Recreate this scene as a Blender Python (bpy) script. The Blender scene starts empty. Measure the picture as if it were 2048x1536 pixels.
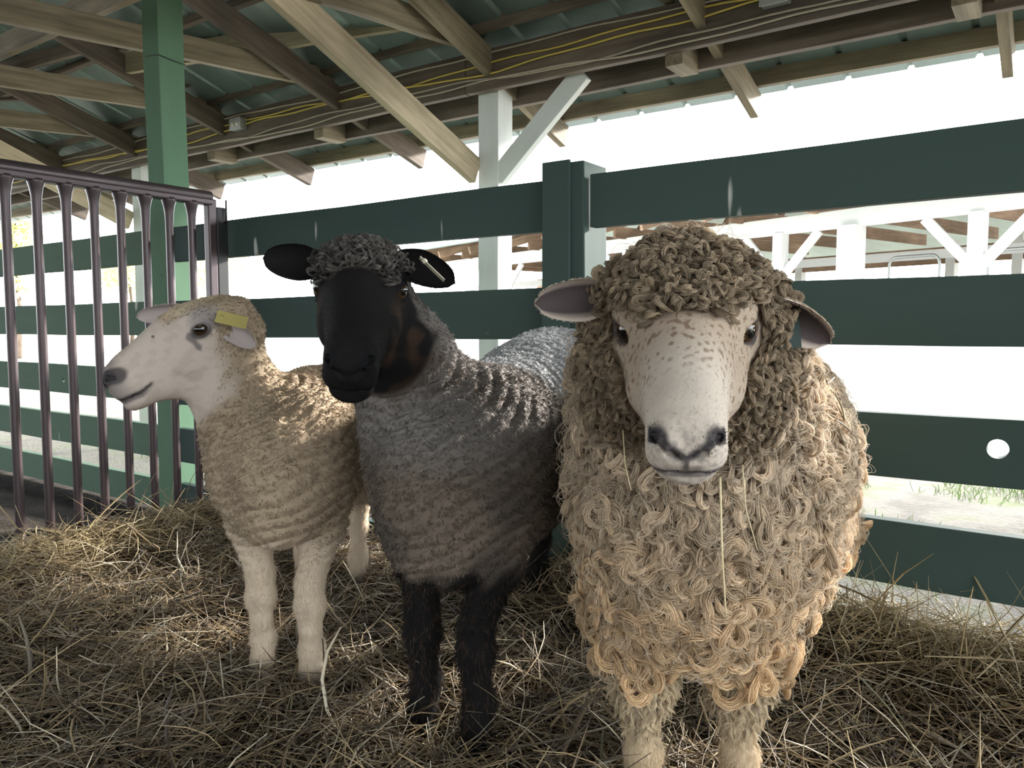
import bpy, bmesh, math, random
import numpy as np
from mathutils import Matrix, Vector

random.seed(7)
RNG = np.random.default_rng(11)
SC = bpy.context.scene
COL = SC.collection

# ------------------------------------------------------------------ camera
FPX, CX, CY = 1570.0, 1024.0, 768.0
CAM_H = 0.78
PITCH = math.atan((CY - 652.0) / FPX)
cam_d = bpy.data.cameras.new('camera')
cam_d.sensor_width = 36.0
cam_d.lens = 36.0 * FPX / 2048.0
cam_d.clip_start = 0.02
cam_d.clip_end = 400.0
cam = bpy.data.objects.new('camera', cam_d)
cam.location = (0, 0, CAM_H)
cam.rotation_euler = (math.pi / 2 - PITCH, 0, 0)
COL.objects.link(cam)
SC.camera = cam

# ------------------------------------------------------------------ sky, sun, exposure
SUN_DIR = Vector((0.77, 0.64, 0.0)).normalized() * math.cos(math.radians(19)) + Vector((0, 0, math.sin(math.radians(19))))
world = bpy.data.worlds.new('sky')
SC.world = world
world.use_nodes = True
wn = world.node_tree.nodes; wl = world.node_tree.links
wn.clear()
w_out = wn.new('ShaderNodeOutputWorld')
w_bg = wn.new('ShaderNodeBackground')
w_tc = wn.new('ShaderNodeTexCoord')
w_dot = wn.new('ShaderNodeVectorMath'); w_dot.operation = 'DOT_PRODUCT'
w_dot.inputs[1].default_value = (0.60, 0.75, 0.28)
w_map = wn.new('ShaderNodeMapRange')
w_map.inputs['From Min'].default_value = -1.0; w_map.inputs['From Max'].default_value = 1.0
w_map.inputs['To Min'].default_value = 2.8; w_map.inputs['To Max'].default_value = 9.0
w_ramp = wn.new('ShaderNodeMix'); w_ramp.data_type = 'RGBA'
w_ramp.inputs['A'].default_value = (0.88, 0.95, 1.0, 1); w_ramp.inputs['B'].default_value = (0.96, 0.98, 1.0, 1)
w_sep = wn.new('ShaderNodeSeparateXYZ')
wl.new(w_tc.outputs['Generated'], w_dot.inputs[0])
wl.new(w_dot.outputs['Value'], w_map.inputs['Value'])
wl.new(w_tc.outputs['Generated'], w_sep.inputs[0])
wl.new(w_sep.outputs['Z'], w_ramp.inputs['Factor'])
wl.new(w_map.outputs['Result'], w_bg.inputs['Strength'])
wl.new(w_ramp.outputs['Result'], w_bg.inputs['Color'])
wl.new(w_bg.outputs[0], w_out.inputs[0])

sun_d = bpy.data.lights.new('sun', 'SUN')
sun_d.energy = 14.0
sun_d.angle = math.radians(5.0)
sun_d.color = (1.0, 0.95, 0.88)
sun = bpy.data.objects.new('sun', sun_d)
sun.rotation_euler = SUN_DIR.to_track_quat('Z', 'Y').to_euler()
sun.location = (6, 6, 6)
COL.objects.link(sun)

SC.view_settings.view_transform = 'Standard'
SC.view_settings.look = 'None'
SC.view_settings.gamma = 1.0
SC.view_settings.use_curve_mapping = False
SC.view_settings.exposure = 0.35

# ------------------------------------------------------------------ geometry helpers
CP, SP = math.cos(PITCH), math.sin(PITCH)


def ray(x, y):
    a, b = (x - CX) / FPX, (y - CY) / FPX
    return np.array([a, CP - b * SP, -SP - b * CP])


def at(x, y, Y):
    r = ray(x, y)
    return np.array([0, 0, CAM_H]) + r * (Y / r[1])


def atz(x, y, z):
    r = ray(x, y)
    return np.array([0, 0, CAM_H]) + r * ((z - CAM_H) / r[2])


WA = math.radians(54.8)
WD = np.array([-math.sin(WA), math.cos(WA)])      # along the fence, to the far end
WN = np.array([math.cos(WA), math.sin(WA)])       # out of the barn
W0 = np.array([0.18, 2.40])


def wp(s, q, z):
    p = W0 + s * WD + q * WN
    return np.array([p[0], p[1], z])


HS, HQ = 1.485, 1.526                             # white post, in the fence frame


def tag(o, label=None, cat=None, group=None, kind=None):
    if label: o['label'] = label
    if cat: o['category'] = cat
    if group: o['group'] = group
    if kind: o['kind'] = kind
    return o


def empty(name, loc, label, cat, group=None):
    o = bpy.data.objects.new(name, None)
    o.empty_display_size = 0.1
    o.location = tuple(loc)
    COL.objects.link(o)
    return tag(o, label, cat, group)


def root_of(parent):
    """world translation of the chain of parents (no parent here is rotated unless it has a matrix)"""
    M = Matrix.Identity(4)
    while parent is not None:
        M = parent.matrix_basis @ M
        parent = parent.parent
    return M


def link(name, me, mat=None, parent=None, M=None, smooth=False):
    """links a mesh; M is its wished world matrix"""
    o = bpy.data.objects.new(name, me)
    COL.objects.link(o)
    if mat is not None and len(me.materials) == 0:
        me.materials.append(mat)
    M = M if M is not None else Matrix.Identity(4)
    if parent is not None:
        o.parent = parent
        o.matrix_basis = root_of(parent).inverted() @ M
    else:
        o.matrix_basis = M
    if smooth:
        me.polygons.foreach_set('use_smooth', np.ones(len(me.polygons), bool))
    return o


def np_mesh(name, V, F):
    """V (n,3), F (m,4) or (m,3)"""
    V = np.asarray(V, np.float32); F = np.asarray(F, np.int32)
    k = F.shape[1]
    me = bpy.data.meshes.new(name)
    me.vertices.add(len(V)); me.vertices.foreach_set('co', V.ravel())
    me.loops.add(F.size); me.loops.foreach_set('vertex_index', F.ravel())
    me.polygons.add(len(F))
    me.polygons.foreach_set('loop_start', np.arange(0, F.size, k, dtype=np.int32))
    me.update(calc_edges=True)
    return me


def frame(p0, p1, up=(0, 0, 1)):
    """matrix whose x runs p0->p1, centred half-way, z near up"""
    p0 = Vector(p0); p1 = Vector(p1)
    x = (p1 - p0); L = x.length; x.normalize()
    u = Vector(up)
    y = u.cross(x)
    if y.length < 1e-4: y = Vector((0, 1, 0)).cross(x)
    y.normalize(); z = x.cross(y)
    M = Matrix((x, y, z)).transposed().to_4x4()
    M.translation = (p0 + p1) / 2
    return M, L


def box_mesh(name, sx, sy, sz, bevel=0.004, seg=2, wob=0.0, cuts=0):
    bm = bmesh.new()
    bmesh.ops.create_cube(bm, size=1.0)
    bmesh.ops.scale(bm, vec=(sx, sy, sz), verts=bm.verts)
    if bevel:
        bmesh.ops.bevel(bm, geom=list(bm.edges), offset=bevel, segments=seg, affect='EDGES', profile=0.6)
    if cuts:
        for i in range(1, cuts + 1):
            bmesh.ops.bisect_plane(bm, geom=list(bm.verts) + list(bm.edges) + list(bm.faces),
                                   plane_co=(-sx / 2 + sx * i / (cuts + 1), 0, 0), plane_no=(1, 0, 0))
        if wob:
            ph = [random.uniform(0, 6.28) for _ in range(4)]
            for v in bm.verts:
                t = v.co.x
                v.co.y += wob * (math.sin(t * 1.7 + ph[0]) + 0.4 * math.sin(t * 5.1 + ph[1]))
                v.co.z += wob * (math.sin(t * 1.3 + ph[2]) + 0.5 * math.sin(t * 6.3 + ph[3]))
    me = bpy.data.meshes.new(name)
    bm.to_mesh(me); bm.free()
    return me


def board(name, p0, p1, w, h, mat, parent=None, up=(0, 0, 1), bevel=0.004, wob=0.003, cuts=None):
    """timber from p0 to p1: w across, h along up"""
    M, L = frame(p0, p1, up)
    if cuts is None: cuts = int(min(14, max(2, L / 0.25)))
    me = box_mesh(name, L, w, h, bevel, 2, wob, cuts)
    return link(name, me, mat, parent, M)


def tube_arrays(P, R, n=8, caps=True):
    P = np.asarray(P, float); m = len(P)
    R = np.broadcast_to(np.asarray(R, float), (m,)) if np.ndim(R) < 2 else R
    T = np.gradient(P, axis=0); T /= np.linalg.norm(T, axis=1)[:, None] + 1e-12
    ref = np.array([0, 0, 1.0]) if abs(T[0, 2]) < 0.9 else np.array([1.0, 0, 0])
    a = np.linspace(0, 2 * np.pi, n, endpoint=False)
    V = []
    prev = None
    for i in range(m):
        u = np.cross(T[i], ref) if prev is None else prev - T[i] * (prev @ T[i])
        u /= np.linalg.norm(u) + 1e-12
        prev = u
        v = np.cross(T[i], u)
        V.append(P[i] + R[i] * (np.cos(a)[:, None] * u + np.sin(a)[:, None] * v))
    V = np.concatenate(V)
    F = []
    for i in range(m - 1):
        for j in range(n):
            F.append((i * n + j, i * n + (j + 1) % n, (i + 1) * n + (j + 1) % n, (i + 1) * n + j))
    if caps:
        c0, c1 = len(V), len(V) + 1
        V = np.vstack([V, P[:1], P[-1:]])
        for j in range(0, n, 2):
            F.append((c0, (j + 2) % n, j + 1, j))
            b = (m - 1) * n
            F.append((c1, b + j, b + j + 1, b + (j + 2) % n))
    return V, np.array(F)


def tube(name, P, R, mat, parent=None, n=8):
    V, F = tube_arrays(P, R, n)
    return link(name, np_mesh(name, V, F), mat, parent, None, True)


# ------------------------------------------------------------------ materials
def new_mat(name):
    m = bpy.data.materials.new(name)
    m.use_nodes = True
    nt = m.node_tree
    b = nt.nodes['Principled BSDF']
    return m, nt, b


def nodes_mix(nt, fac, a, b):
    x = nt.nodes.new('ShaderNodeMix'); x.data_type = 'RGBA'
    if isinstance(fac, (int, float)): x.inputs['Factor'].default_value = fac
    else: nt.links.new(fac, x.inputs['Factor'])
    for k, v in (('A', a), ('B', b)):
        if isinstance(v, tuple): x.inputs[k].default_value = (*v, 1)
        else: nt.links.new(v, x.inputs[k])
    return x.outputs['Result']


def nodes_noise(nt, scale, detail=4.0, rough=0.55, stretch=(1, 1, 1), coord='Object', loc=None):
    tc = nt.nodes.new('ShaderNodeTexCoord')
    mp = nt.nodes.new('ShaderNodeMapping')
    mp.inputs['Scale'].default_value = stretch
    if loc is not None: mp.inputs['Location'].default_value = loc
    n = nt.nodes.new('ShaderNodeTexNoise')
    n.inputs['Scale'].default_value = scale; n.inputs['Detail'].default_value = detail
    n.inputs['Roughness'].default_value = rough
    nt.links.new(tc.outputs[coord], mp.inputs['Vector'])
    oi = nt.nodes.new('ShaderNodeObjectInfo')
    ad = nt.nodes.new('ShaderNodeVectorMath'); ad.operation = 'ADD'
    sc = nt.nodes.new('ShaderNodeVectorMath'); sc.operation = 'SCALE'; sc.inputs[0].default_value = (13, 7, 5)
    nt.links.new(oi.outputs['Random'], sc.inputs['Scale'])
    nt.links.new(mp.outputs[0], ad.inputs[0]); nt.links.new(sc.outputs[0], ad.inputs[1])
    nt.links.new(ad.outputs[0], n.inputs['Vector'])
    return n.outputs['Fac']


def nodes_ramp(nt, src, stops):
    r = nt.nodes.new('ShaderNodeValToRGB')
    e = r.color_ramp.elements
    while len(e) < len(stops): e.new(0.5)
    for k, (p, c) in enumerate(stops):
        e[k].position = p
        e[k].color = (*c, 1) if len(c) == 3 else c
    nt.links.new(src, r.inputs['Fac'])
    return r.outputs['Color']


def nodes_bump(nt, b, src, strength, dist=0.01):
    bp = nt.nodes.new('ShaderNodeBump')
    bp.inputs['Strength'].default_value = strength; bp.inputs['Distance'].default_value = dist
    nt.links.new(src, bp.inputs['Height'])
    nt.links.new(bp.outputs[0], b.inputs['Normal'])


def wood(name, dark, light, rough=0.75):
    m, nt, b = new_mat(name)
    g = nodes_noise(nt, 6.0, 6, 0.65, (0.35, 5, 5))
    k = nodes_noise(nt, 1.6, 3, 0.5, (1, 1, 1))
    c = nodes_ramp(nt, g, [(0.30, dark), (0.70, light)])
    d = nodes_ramp(nt, k, [(0.35, (0.62, 0.60, 0.57)), (0.65, (1.1, 1.08, 1.04))])
    mx = nt.nodes.new('ShaderNodeMix'); mx.data_type = 'RGBA'; mx.blend_type = 'MULTIPLY'
    mx.inputs['Factor'].default_value = 1
    nt.links.new(c, mx.inputs['A']); nt.links.new(d, mx.inputs['B'])
    nt.links.new(mx.outputs['Result'], b.inputs['Base Color'])
    b.inputs['Roughness'].default_value = rough
    nodes_bump(nt, b, g, 0.35, 0.004)
    return m


def paint(name, base, worn, drips=False, rough=0.5, drip_axis=2):
    m, nt, b = new_mat(name)
    g = nodes_noise(nt, 5.0, 5, 0.6, (0.6, 4, 4))
    k = nodes_noise(nt, 26.0, 3, 0.6, (0.6, 1, 1))
    c = nodes_mix(nt, g, base, tuple(x * 0.82 for x in base))
    f = nodes_ramp(nt, k, [(0.72, (0, 0, 0)), (0.80, (1, 1, 1))])
    c = nodes_mix(nt, f, c, worn)
    if drips:
        st = (9.0, 2.0, 1.6)
        d = nodes_noise(nt, 1.9, 1.5, 0.4, st)
        f2 = nodes_ramp(nt, d, [(0.735, (0, 0, 0)), (0.765, (0.8, 0.8, 0.8))])
        c = nodes_mix(nt, f2, c, (0.55, 0.56, 0.52))
    nt.links.new(c, b.inputs['Base Color'])
    b.inputs['Roughness'].default_value = rough + 0.2
    b.inputs['Specular IOR Level'].default_value = 0.10
    nodes_bump(nt, b, g, 0.25, 0.003)
    return m


def plain(name, col, rough=0.5, metal=0.0, noise=0.15, scale=20.0, spec=0.5):
    m, nt, b = new_mat(name)
    b.inputs['Specular IOR Level'].default_value = spec
    g = nodes_noise(nt, scale, 4, 0.6)
    c = nodes_mix(nt, g, tuple(x * (1 - noise) for x in col), tuple(min(1, x * (1 + noise)) for x in col))
    nt.links.new(c, b.inputs['Base Color'])
    b.inputs['Roughness'].default_value = rough; b.inputs['Metallic'].default_value = metal
    return m


M = {}
M['timber_dark'] = wood('timber_dark', (0.075, 0.055, 0.042), (0.20, 0.155, 0.12))
M['timber'] = wood('timber', (0.13, 0.105, 0.068), (0.32, 0.265, 0.18))
M['timber_tan'] = wood('timber_tan', (0.34, 0.28, 0.19), (0.62, 0.53, 0.38))
M['green'] = paint('green_paint', (0.052, 0.082, 0.073), (0.09, 0.11, 0.10), drips=True, rough=0.5)
M['green_post'] = paint('green_post_paint', (0.12, 0.21, 0.135), (0.06, 0.10, 0.075), rough=0.55)
M['green_glare'] = paint('glare_green_paint', (0.105, 0.165, 0.118), (0.15, 0.18, 0.14), drips=True, rough=0.55)  # same green, lightened: glare over the left rails painted into the colour
M['white_paint'] = paint('white_paint', (0.74, 0.76, 0.73), (0.50, 0.50, 0.46), rough=0.6)
M['gate_metal'] = plain('gate_metal', (0.060, 0.042, 0.044), 0.36, 0.45, 0.3, 9.0)
M['black_metal'] = plain('black_metal', (0.015, 0.015, 0.015), 0.5, 0.3)
M['yellow_cable'] = plain('yellow_cable', (0.62, 0.46, 0.10), 0.5)
M['grey_cable'] = plain('grey_cable', (0.40, 0.34, 0.26), 0.55)
M['steel'] = plain('steel', (0.42, 0.43, 0.42), 0.45, 0.6)
M['ivory'] = plain('ivory', (0.72, 0.68, 0.58), 0.4)
M['black'] = plain('black', (0.01, 0.01, 0.01), 0.5)

# roof sheets: galvanised, grey green, with rust bloom
m, nt, b = new_mat('roof_sheet')
g = nodes_noise(nt, 1.3, 5, 0.6)
h = nodes_noise(nt, 30.0, 3, 0.7)
c = nodes_ramp(nt, g, [(0.35, (0.12, 0.17, 0.155)), (0.65, (0.26, 0.34, 0.30))])
c = nodes_mix(nt, h, c, (0.16, 0.21, 0.20))
nt.links.new(c, b.inputs['Base Color']); b.inputs['Roughness'].default_value = 0.42; b.inputs['Metallic'].default_value = 0.45
M['roof'] = m

# soil outside
m, nt, b = new_mat('soil')
g = nodes_noise(nt, 2.2, 6, 0.65); h = nodes_noise(nt, 40.0, 4, 0.7)
c = nodes_ramp(nt, g, [(0.38, (0.16, 0.14, 0.12)), (0.50, (0.30, 0.27, 0.23)), (0.62, (0.20, 0.24, 0.10))])
c = nodes_mix(nt, h, c, (0.22, 0.20, 0.17))
nt.links.new(c, b.inputs['Base Color']); b.inputs['Roughness'].default_value = 0.95
nodes_bump(nt, b, h, 0.8, 0.03)
M['soil'] = m
m, nt, b = new_mat('barn_floor')
g = nodes_noise(nt, 7.0, 6, 0.7); h = nodes_noise(nt, 60.0, 3, 0.7)
c = nodes_ramp(nt, g, [(0.35, (0.012, 0.010, 0.009)), (0.65, (0.050, 0.042, 0.036))])
nt.links.new(c, b.inputs['Base Color']); b.inputs['Roughness'].default_value = 0.95; b.inputs['Specular IOR Level'].default_value = 0.04
nodes_bump(nt, b, h, 0.9, 0.02)
M['barn_floor'] = m


def attr_mat(name, rough=0.8, trans=0.0, attr='col', spec=0.2, bump=None):
    """colour from a stored attribute, optional light passing through thin fibres"""
    m, nt, b = new_mat(name)
    a = nt.nodes.new('ShaderNodeAttribute'); a.attribute_name = attr
    nt.links.new(a.outputs['Color'], b.inputs['Base Color'])
    b.inputs['Roughness'].default_value = rough
    b.inputs['Specular IOR Level'].default_value = spec
    if bump:
        n = nodes_noise(nt, bump[0], 4, 0.7)
        nodes_bump(nt, b, n, bump[1], bump[2])
    if trans:
        t = nt.nodes.new('ShaderNodeBsdfTranslucent')
        nt.links.new(a.outputs['Color'], t.inputs['Color'])
        mx = nt.nodes.new('ShaderNodeMixShader'); mx.inputs[0].default_value = trans
        out = nt.nodes['Material Output']
        nt.links.new(b.outputs[0], mx.inputs[1]); nt.links.new(t.outputs[0], mx.inputs[2])
        nt.links.new(mx.outputs[0], out.inputs['Surface'])
    return m


M['skin'] = attr_mat('sheep_skin', 0.85, 0, spec=0.15, bump=(160.0, 0.5, 0.002))
M['fibre'] = attr_mat('wool_fibre', 0.7, 0.22, spec=0.25)
M['hair'] = attr_mat('short_hair', 0.65, 0.30, spec=0.25)
M['straw'] = attr_mat('straw_stems', 0.55, 0.25, spec=0.4)
M['grass'] = attr_mat('grass_blades', 0.6, 0.35, spec=0.3)
M['leaf'] = attr_mat('tree_leaf', 0.6, 0.4, spec=0.3)


# ------------------------------------------------------------------ small numpy toolkit
def smoothstep(a, b, x):
    t = np.clip((x - a) / (b - a), 0, 1)
    return t * t * (3 - 2 * t)


class WaveNoise:
    """cheap smooth 3-D noise, about -1..1"""
    def __init__(self, scale, seed, n=9):
        r = np.random.default_rng(seed)
        k = r.normal(size=(n, 3)); k /= np.linalg.norm(k, axis=1)[:, None]
        self.k = k * (2 * np.pi / scale) * r.uniform(0.6, 1.6, n)[:, None]
        self.p = r.uniform(0, 2 * np.pi, n); self.n = n

    def __call__(self, P):
        s = 0
        for k, p in zip(self.k, self.p):
            s = s + np.sin(P[..., 0] * k[0] + P[..., 1] * k[1] + P[..., 2] * k[2] + p)
        return s / math.sqrt(self.n / 2) * 0.6


def set_col(data, arr, domain='POINT', name='col'):
    a = data.attributes.new(name, 'FLOAT_COLOR', domain)
    c = np.ones((len(arr), 4), np.float32); c[:, :3] = arr
    a.data.foreach_set('color', c.ravel())


def curves_obj(name, P, R, C, mat, parent=None):
    """P (n,k,3) strands, R (n,k) radii, C (n,3) colour of each strand"""
    n, k = P.shape[:2]
    hc = bpy.data.hair_curves.new(name)
    hc.add_curves([k] * n)
    off = root_of(parent).translation if parent is not None else Vector((0, 0, 0))
    hc.attributes['position'].data.foreach_set('vector', (P - np.array(off)).astype(np.float32).ravel())
    ra = hc.attributes.get('radius') or hc.attributes.new('radius', 'FLOAT', 'POINT')
    ra.data.foreach_set('value', R.astype(np.float32).ravel())
    set_col(hc, C, 'CURVE')
    hc.materials.append(mat)
    o = bpy.data.objects.new(name, hc)
    COL.objects.link(o)
    if parent is not None: o.parent = parent
    return o

# ================================================================== the setting
UX = lambda u: HQ - u                              # u: metres from the eave beam towards the camera side


def rz(u):                                         # underside of the rafters
    return 2.20 + (0.30 if u > 0 else 0.385) * u if u <= 5.6 else 2.20 + 0.30 * (11.2 - u)


def flat_quad(name, pts, mat, kind, parent=None):
    me = bpy.data.meshes.new(name)
    me.from_pydata([tuple(p) for p in pts], [], [tuple(range(len(pts)))])
    o = link(name, me, mat, parent)
    return tag(o, kind=kind)


def slab(name, c, th, mat, kind):
    """quad corners c (top face), th thick, as a closed solid"""
    c = [np.array(p, float) for p in c]
    d = np.array([0, 0, th])
    V = [*c, *[p - d for p in c]]
    F = [(0, 1, 2, 3), (7, 6, 5, 4), (0, 4, 5, 1), (1, 5, 6, 2), (2, 6, 7, 3), (3, 7, 4, 0)]
    o = link(name, np_mesh(name, V, F), mat)
    return tag(o, kind=kind)


# ground outside and the barn's own floor
slab('ground', [(-70, -70, -0.24), (90, -70, -0.24), (90, 110, -0.24), (-70, 110, -0.24)], 0.2, M['soil'], 'structure')
slab('floor', [wp(-8, 0.15, -0.10), wp(10, 0.15, -0.10), wp(10, HQ - 11, -0.10), wp(-8, HQ - 11, -0.10)], 0.13, M['barn_floor'], 'structure')
# light gravel lane between the two barns
m, nt, b = new_mat('pale_gravel')
g = nodes_noise(nt, 3.0, 6, 0.7)
c = nodes_ramp(nt, g, [(0.3, (0.55, 0.53, 0.50)), (0.7, (0.72, 0.70, 0.66))])
nt.links.new(c, b.inputs['Base Color']); b.inputs['Roughness'].default_value = 0.9
M['gravel'] = m
slab('path', [wp(-30, 4.6, -0.22), wp(40, 4.6, -0.22), wp(40, 9.5, -0.22), wp(-30, 9.5, -0.22)], 0.06, M['gravel'], 'structure')


# roof of ribbed metal sheet, two slopes
def roof_slope(name, u0, u1):
    prof = []
    s = -8.0
    while s < 10.0:
        for ds, dz in ((0, 0), (0.262, 0), (0.272, 0.018), (0.290, 0.018), (0.300, 0)):
            prof.append((s + ds, dz))
        s += 0.30
    V = []; F = []
    n = len(prof)
    for (u, th) in ((u0, 0), (u1, 0), (u0, 0.004), (u1, 0.004)):
        for s, dz in prof:
            V.append(wp(HS + s, UX(u), rz(u) + 0.235 + dz + th))
    for i in range(n - 1):
        F.append((i, i + 1, n + i + 1, n + i))
        F.append((3 * n + i, 3 * n + i + 1, 2 * n + i + 1, 2 * n + i))
    o = link(name, np_mesh(name, V, F), M['roof'])
    tag(o, kind='structure')


roof_slope('roof', -0.92, 5.6)
roof_slope('roof', 5.6, 12.1)

NUM = ['first', 'second', 'third', 'fourth', 'fifth', 'sixth', 'seventh', 'eighth', 'ninth', 'tenth', 'eleventh', 'twelfth']

# purlins on the rafters
pl = [-0.72, 0.10, 0.75, 1.4, 2.05, 2.7, 3.35, 4.0, 4.7, 5.4]
pn = ['weathered eave batten along the rafter tails, lowest under the roof edge'] + \
     ['thin roof batten under the metal sheet, %s inward from the eave batten' % NUM[k] for k in range(len(pl) - 1)]
for k, u in enumerate(pl):
    o = board('roof_batten', wp(HS - 6, UX(u), rz(u) + 0.187), wp(HS + 8, UX(u), rz(u) + 0.187), 0.045, 0.094,
              M['timber' if k == 0 else 'timber_dark'], None, bevel=0.003, wob=0.006, cuts=14)
    tag(o, pn[k], 'batten', 'roof battens under the metal sheet')
for u in (6.2, 7.0, 7.8, 8.6, 9.4, 10.2, 11.1):
    o = board('roof_batten', wp(HS - 6, UX(u), rz(u) + 0.187), wp(HS + 8, UX(u), rz(u) + 0.187), 0.045, 0.094, M['timber_dark'], None, cuts=4)
    tag(o, 'thin roof batten under the metal sheet, beyond the ridge', 'batten', 'battens of the far roof slope')

# rafters and tie beams, one pair every 1.2 m along the eave beam
RT = [-3.65, -2.45, -1.28, -0.06, 1.14, 2.34, 3.54, 4.74, 5.94]
rl = ['off to the side of the outlet box', 'over the small outlet box on the eave beam', 'with its sawn tail out over the right fence', 'at the white post with the splayed braces',
      'just left of the white post', 'over the left outlet box', 'behind the tall green post', 'over the far white post', 'at the far left end']
for t, where in zip(RT, rl):
    tail = -0.76
    o = board('rafter', wp(HS + t, UX(tail), rz(tail) + 0.07), wp(HS + t, UX(5.55), rz(5.55) + 0.07), 0.045, 0.14, M['timber' if t < 0 else 'timber_dark'], None)
    tag(o, 'sloping rafter down to the eave, ' + where, 'rafter', 'rafters under the metal roof')
    o = board('rafter', wp(HS + t, UX(11.9), rz(11.9) + 0.07), wp(HS + t, UX(5.65), rz(5.65) + 0.07), 0.045, 0.14, M['timber_dark'], None)
    tag(o, 'sloping rafter of the other roof slope, beyond the ridge', 'rafter', 'rafters of the far roof slope')
TT = [-3.5, -2.30, -1.12, 0.04, 1.24, 2.45, 3.66, 4.9, 6.1]
for k, t in enumerate(TT):
    z0, z1 = 2.365, 2.365 - 0.085 * 3.6
    o = board('tie_beam', wp(HS + t, UX(0.0), z0), wp(HS + t, UX(3.6), z1), 0.045, 0.125, M['timber'], None)
    nm = {0.04: 'meeting the eave beam at the white post', 1.24: 'passing behind the tall green post at its upper part', 2.45: 'behind the tall green post, below the longest one',
          3.66: 'lowest at the left, over the far white post', -1.12: 'over the curly sheep', -2.30: 'over the right fence', -3.5: 'farthest to the right', 4.9: 'beyond the far white post', 6.1: 'last at the far left'}[t]
    tag(o, 'brown tie beam spanning in from the eave beam, ' + nm, 'beam', 'tie beams across the barn')

# the doubled eave beam on white posts
o = board('eave_beam', wp(HS - 6, HQ - 0.02, 2.19), wp(HS + 0.10, HQ - 0.02, 2.19), 0.045, 0.22, M['timber_dark'], None, wob=0.004)
tag(o, 'dark inner eave beam with cables, right length from the white post', 'beam')
o = board('eave_beam', wp(HS + 0.104, HQ - 0.02, 2.19), wp(HS + 8, HQ - 0.02, 2.19), 0.045, 0.22, M['timber_dark'], None, wob=0.004)
tag(o, 'dark inner eave beam with cables, left length from the white post', 'beam')
o = board('eave_beam', wp(HS - 6, HQ + 0.22, 2.155), wp(HS + 8, HQ + 0.22, 2.155), 0.045, 0.22, M['timber_dark'], None, wob=0.004)
tag(o, 'dark outer eave beam behind the one that carries the cables', 'beam')
for t, w in ((-2.34, 'at the upper right corner'), (-1.136, 'right of the white braces'), (1.38, 'left of the white post'), (2.57, 'beside the tall green post')):
    o = board('spacer_block', wp(HS + t, HQ + 0.00, 2.10), wp(HS + t, HQ + 0.20, 2.10), 0.09, 0.15, M['timber'], None, cuts=2)
    tag(o, 'short wood block between the two eave beams, ' + w, 'block', 'spacer blocks between the eave beams')

for t, where in ((0.0, 'white roof post with splayed braces behind the black sheep'), (3.66, 'far white roof post behind the tall green post'),
                 (7.3, 'farthest white roof post at the left end'), (-3.66, 'white roof post off to the right of the pen')):
    p = empty('roof_post', wp(HS + t, HQ + 0.10, -0.24), where, 'post', 'white posts under the eave beam')
    board('post', wp(HS + t, HQ + 0.10, -0.24), wp(HS + t, HQ + 0.10, 2.20), 0.14, 0.14, M['white_paint'], p, up=WN.tolist() + [0], cuts=8)
    board('brace', wp(HS + t - 0.05, HQ + 0.06, 1.62), wp(HS + t - 0.60, HQ + 0.06, 2.10), 0.045, 0.11, M['white_paint'], p)
    o = board('brace', wp(HS + t + 0.085, HQ + 0.02, 1.66), wp(HS + t + 0.085, HQ - 1.75, 1.66 + 0.405 * 1.77), 0.045, 0.15, M['timber_tan'], p)
    o['label'] = 'unpainted tan brace'

# tall green post of the fence line, up to the roof
p = empty('roof_post', wp(2.166, 0.02, -0.15), 'tall pale green post rising to the roof behind the metal gate', 'post')
board('post', wp(2.166, 0.02, -0.15), wp(2.166, 0.02, rz(HQ - 0.02) + 0.14), 0.125, 0.125, M['green_post'], p, up=WN.tolist() + [0], cuts=10)
w = []
for k in range(17):                                # wire tied round it
    a = 2 * math.pi * k / 16
    x = max(-1, min(1, 1.35 * math.cos(a))) * 0.066; y = max(-1, min(1, 1.35 * math.sin(a))) * 0.066
    w.append(wp(2.166 + x, 0.02 + y, 1.98 + 0.012 * math.cos(a + 0.6)))
tube('wire', w, 0.002, M['black'], p, 5)
p = empty('roof_post', wp(-2.25, 0.02, -0.15), 'green roof post at the near end of the right fence', 'post')
board('post', wp(-2.25, 0.02, -0.15), wp(-2.25, 0.02, rz(HQ) + 0.14), 0.125, 0.125, M['green_post'], p, up=WN.tolist() + [0], cuts=10)


# loose longitudinal boards up in the roof
def roof_board(a, b, za, zb, w, h, mat, label, ext0=0.0, ext1=0.0):
    p0, p1 = atz(a[0], a[1], za), atz(b[0], b[1], zb)
    d = (p1 - p0) / np.linalg.norm(p1 - p0)
    o = board('brace_board', p0 - d * ext0, p1 + d * ext1, w, h, mat, None, bevel=0.003)
    tag(o, label, 'board', 'long bracing boards up in the roof')


roof_board((0, 97), (232, -8), 2.40, 2.40, 0.045, 0.12, M['timber'], 'wide brown bracing board at the upper left corner', 0.5, 1.5)
roof_board((238, 128), (1010, 4), 2.48, 2.50, 0.04, 0.13, M['timber_tan'], 'pale tan bracing board passing behind the tall green post', 0.0, 1.0)
roof_board((365, 160), (905, 103), 2.50, 2.62, 0.04, 0.09, M['timber_dark'], 'thin dark bracing board under the pale tan one', 0.3, 0.0)
roof_board((368, 205), (525, 168), 2.50, 2.53, 0.04, 0.09, M['timber_dark'], 'short dark bracing board right of the tall green post', 0.3, 0.3)
roof_board((885, 65), (1024, 14), 2.56, 2.56, 0.04, 0.10, M['timber'], 'brown bracing board above the white post', 0.0, 1.6)
roof_board((1040, 48), (1235, -8), 2.60, 2.60, 0.14, 0.04, M['timber'], 'flat weathered plank with a rounded end above the eave beam', 0.0, 1.4)
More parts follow.
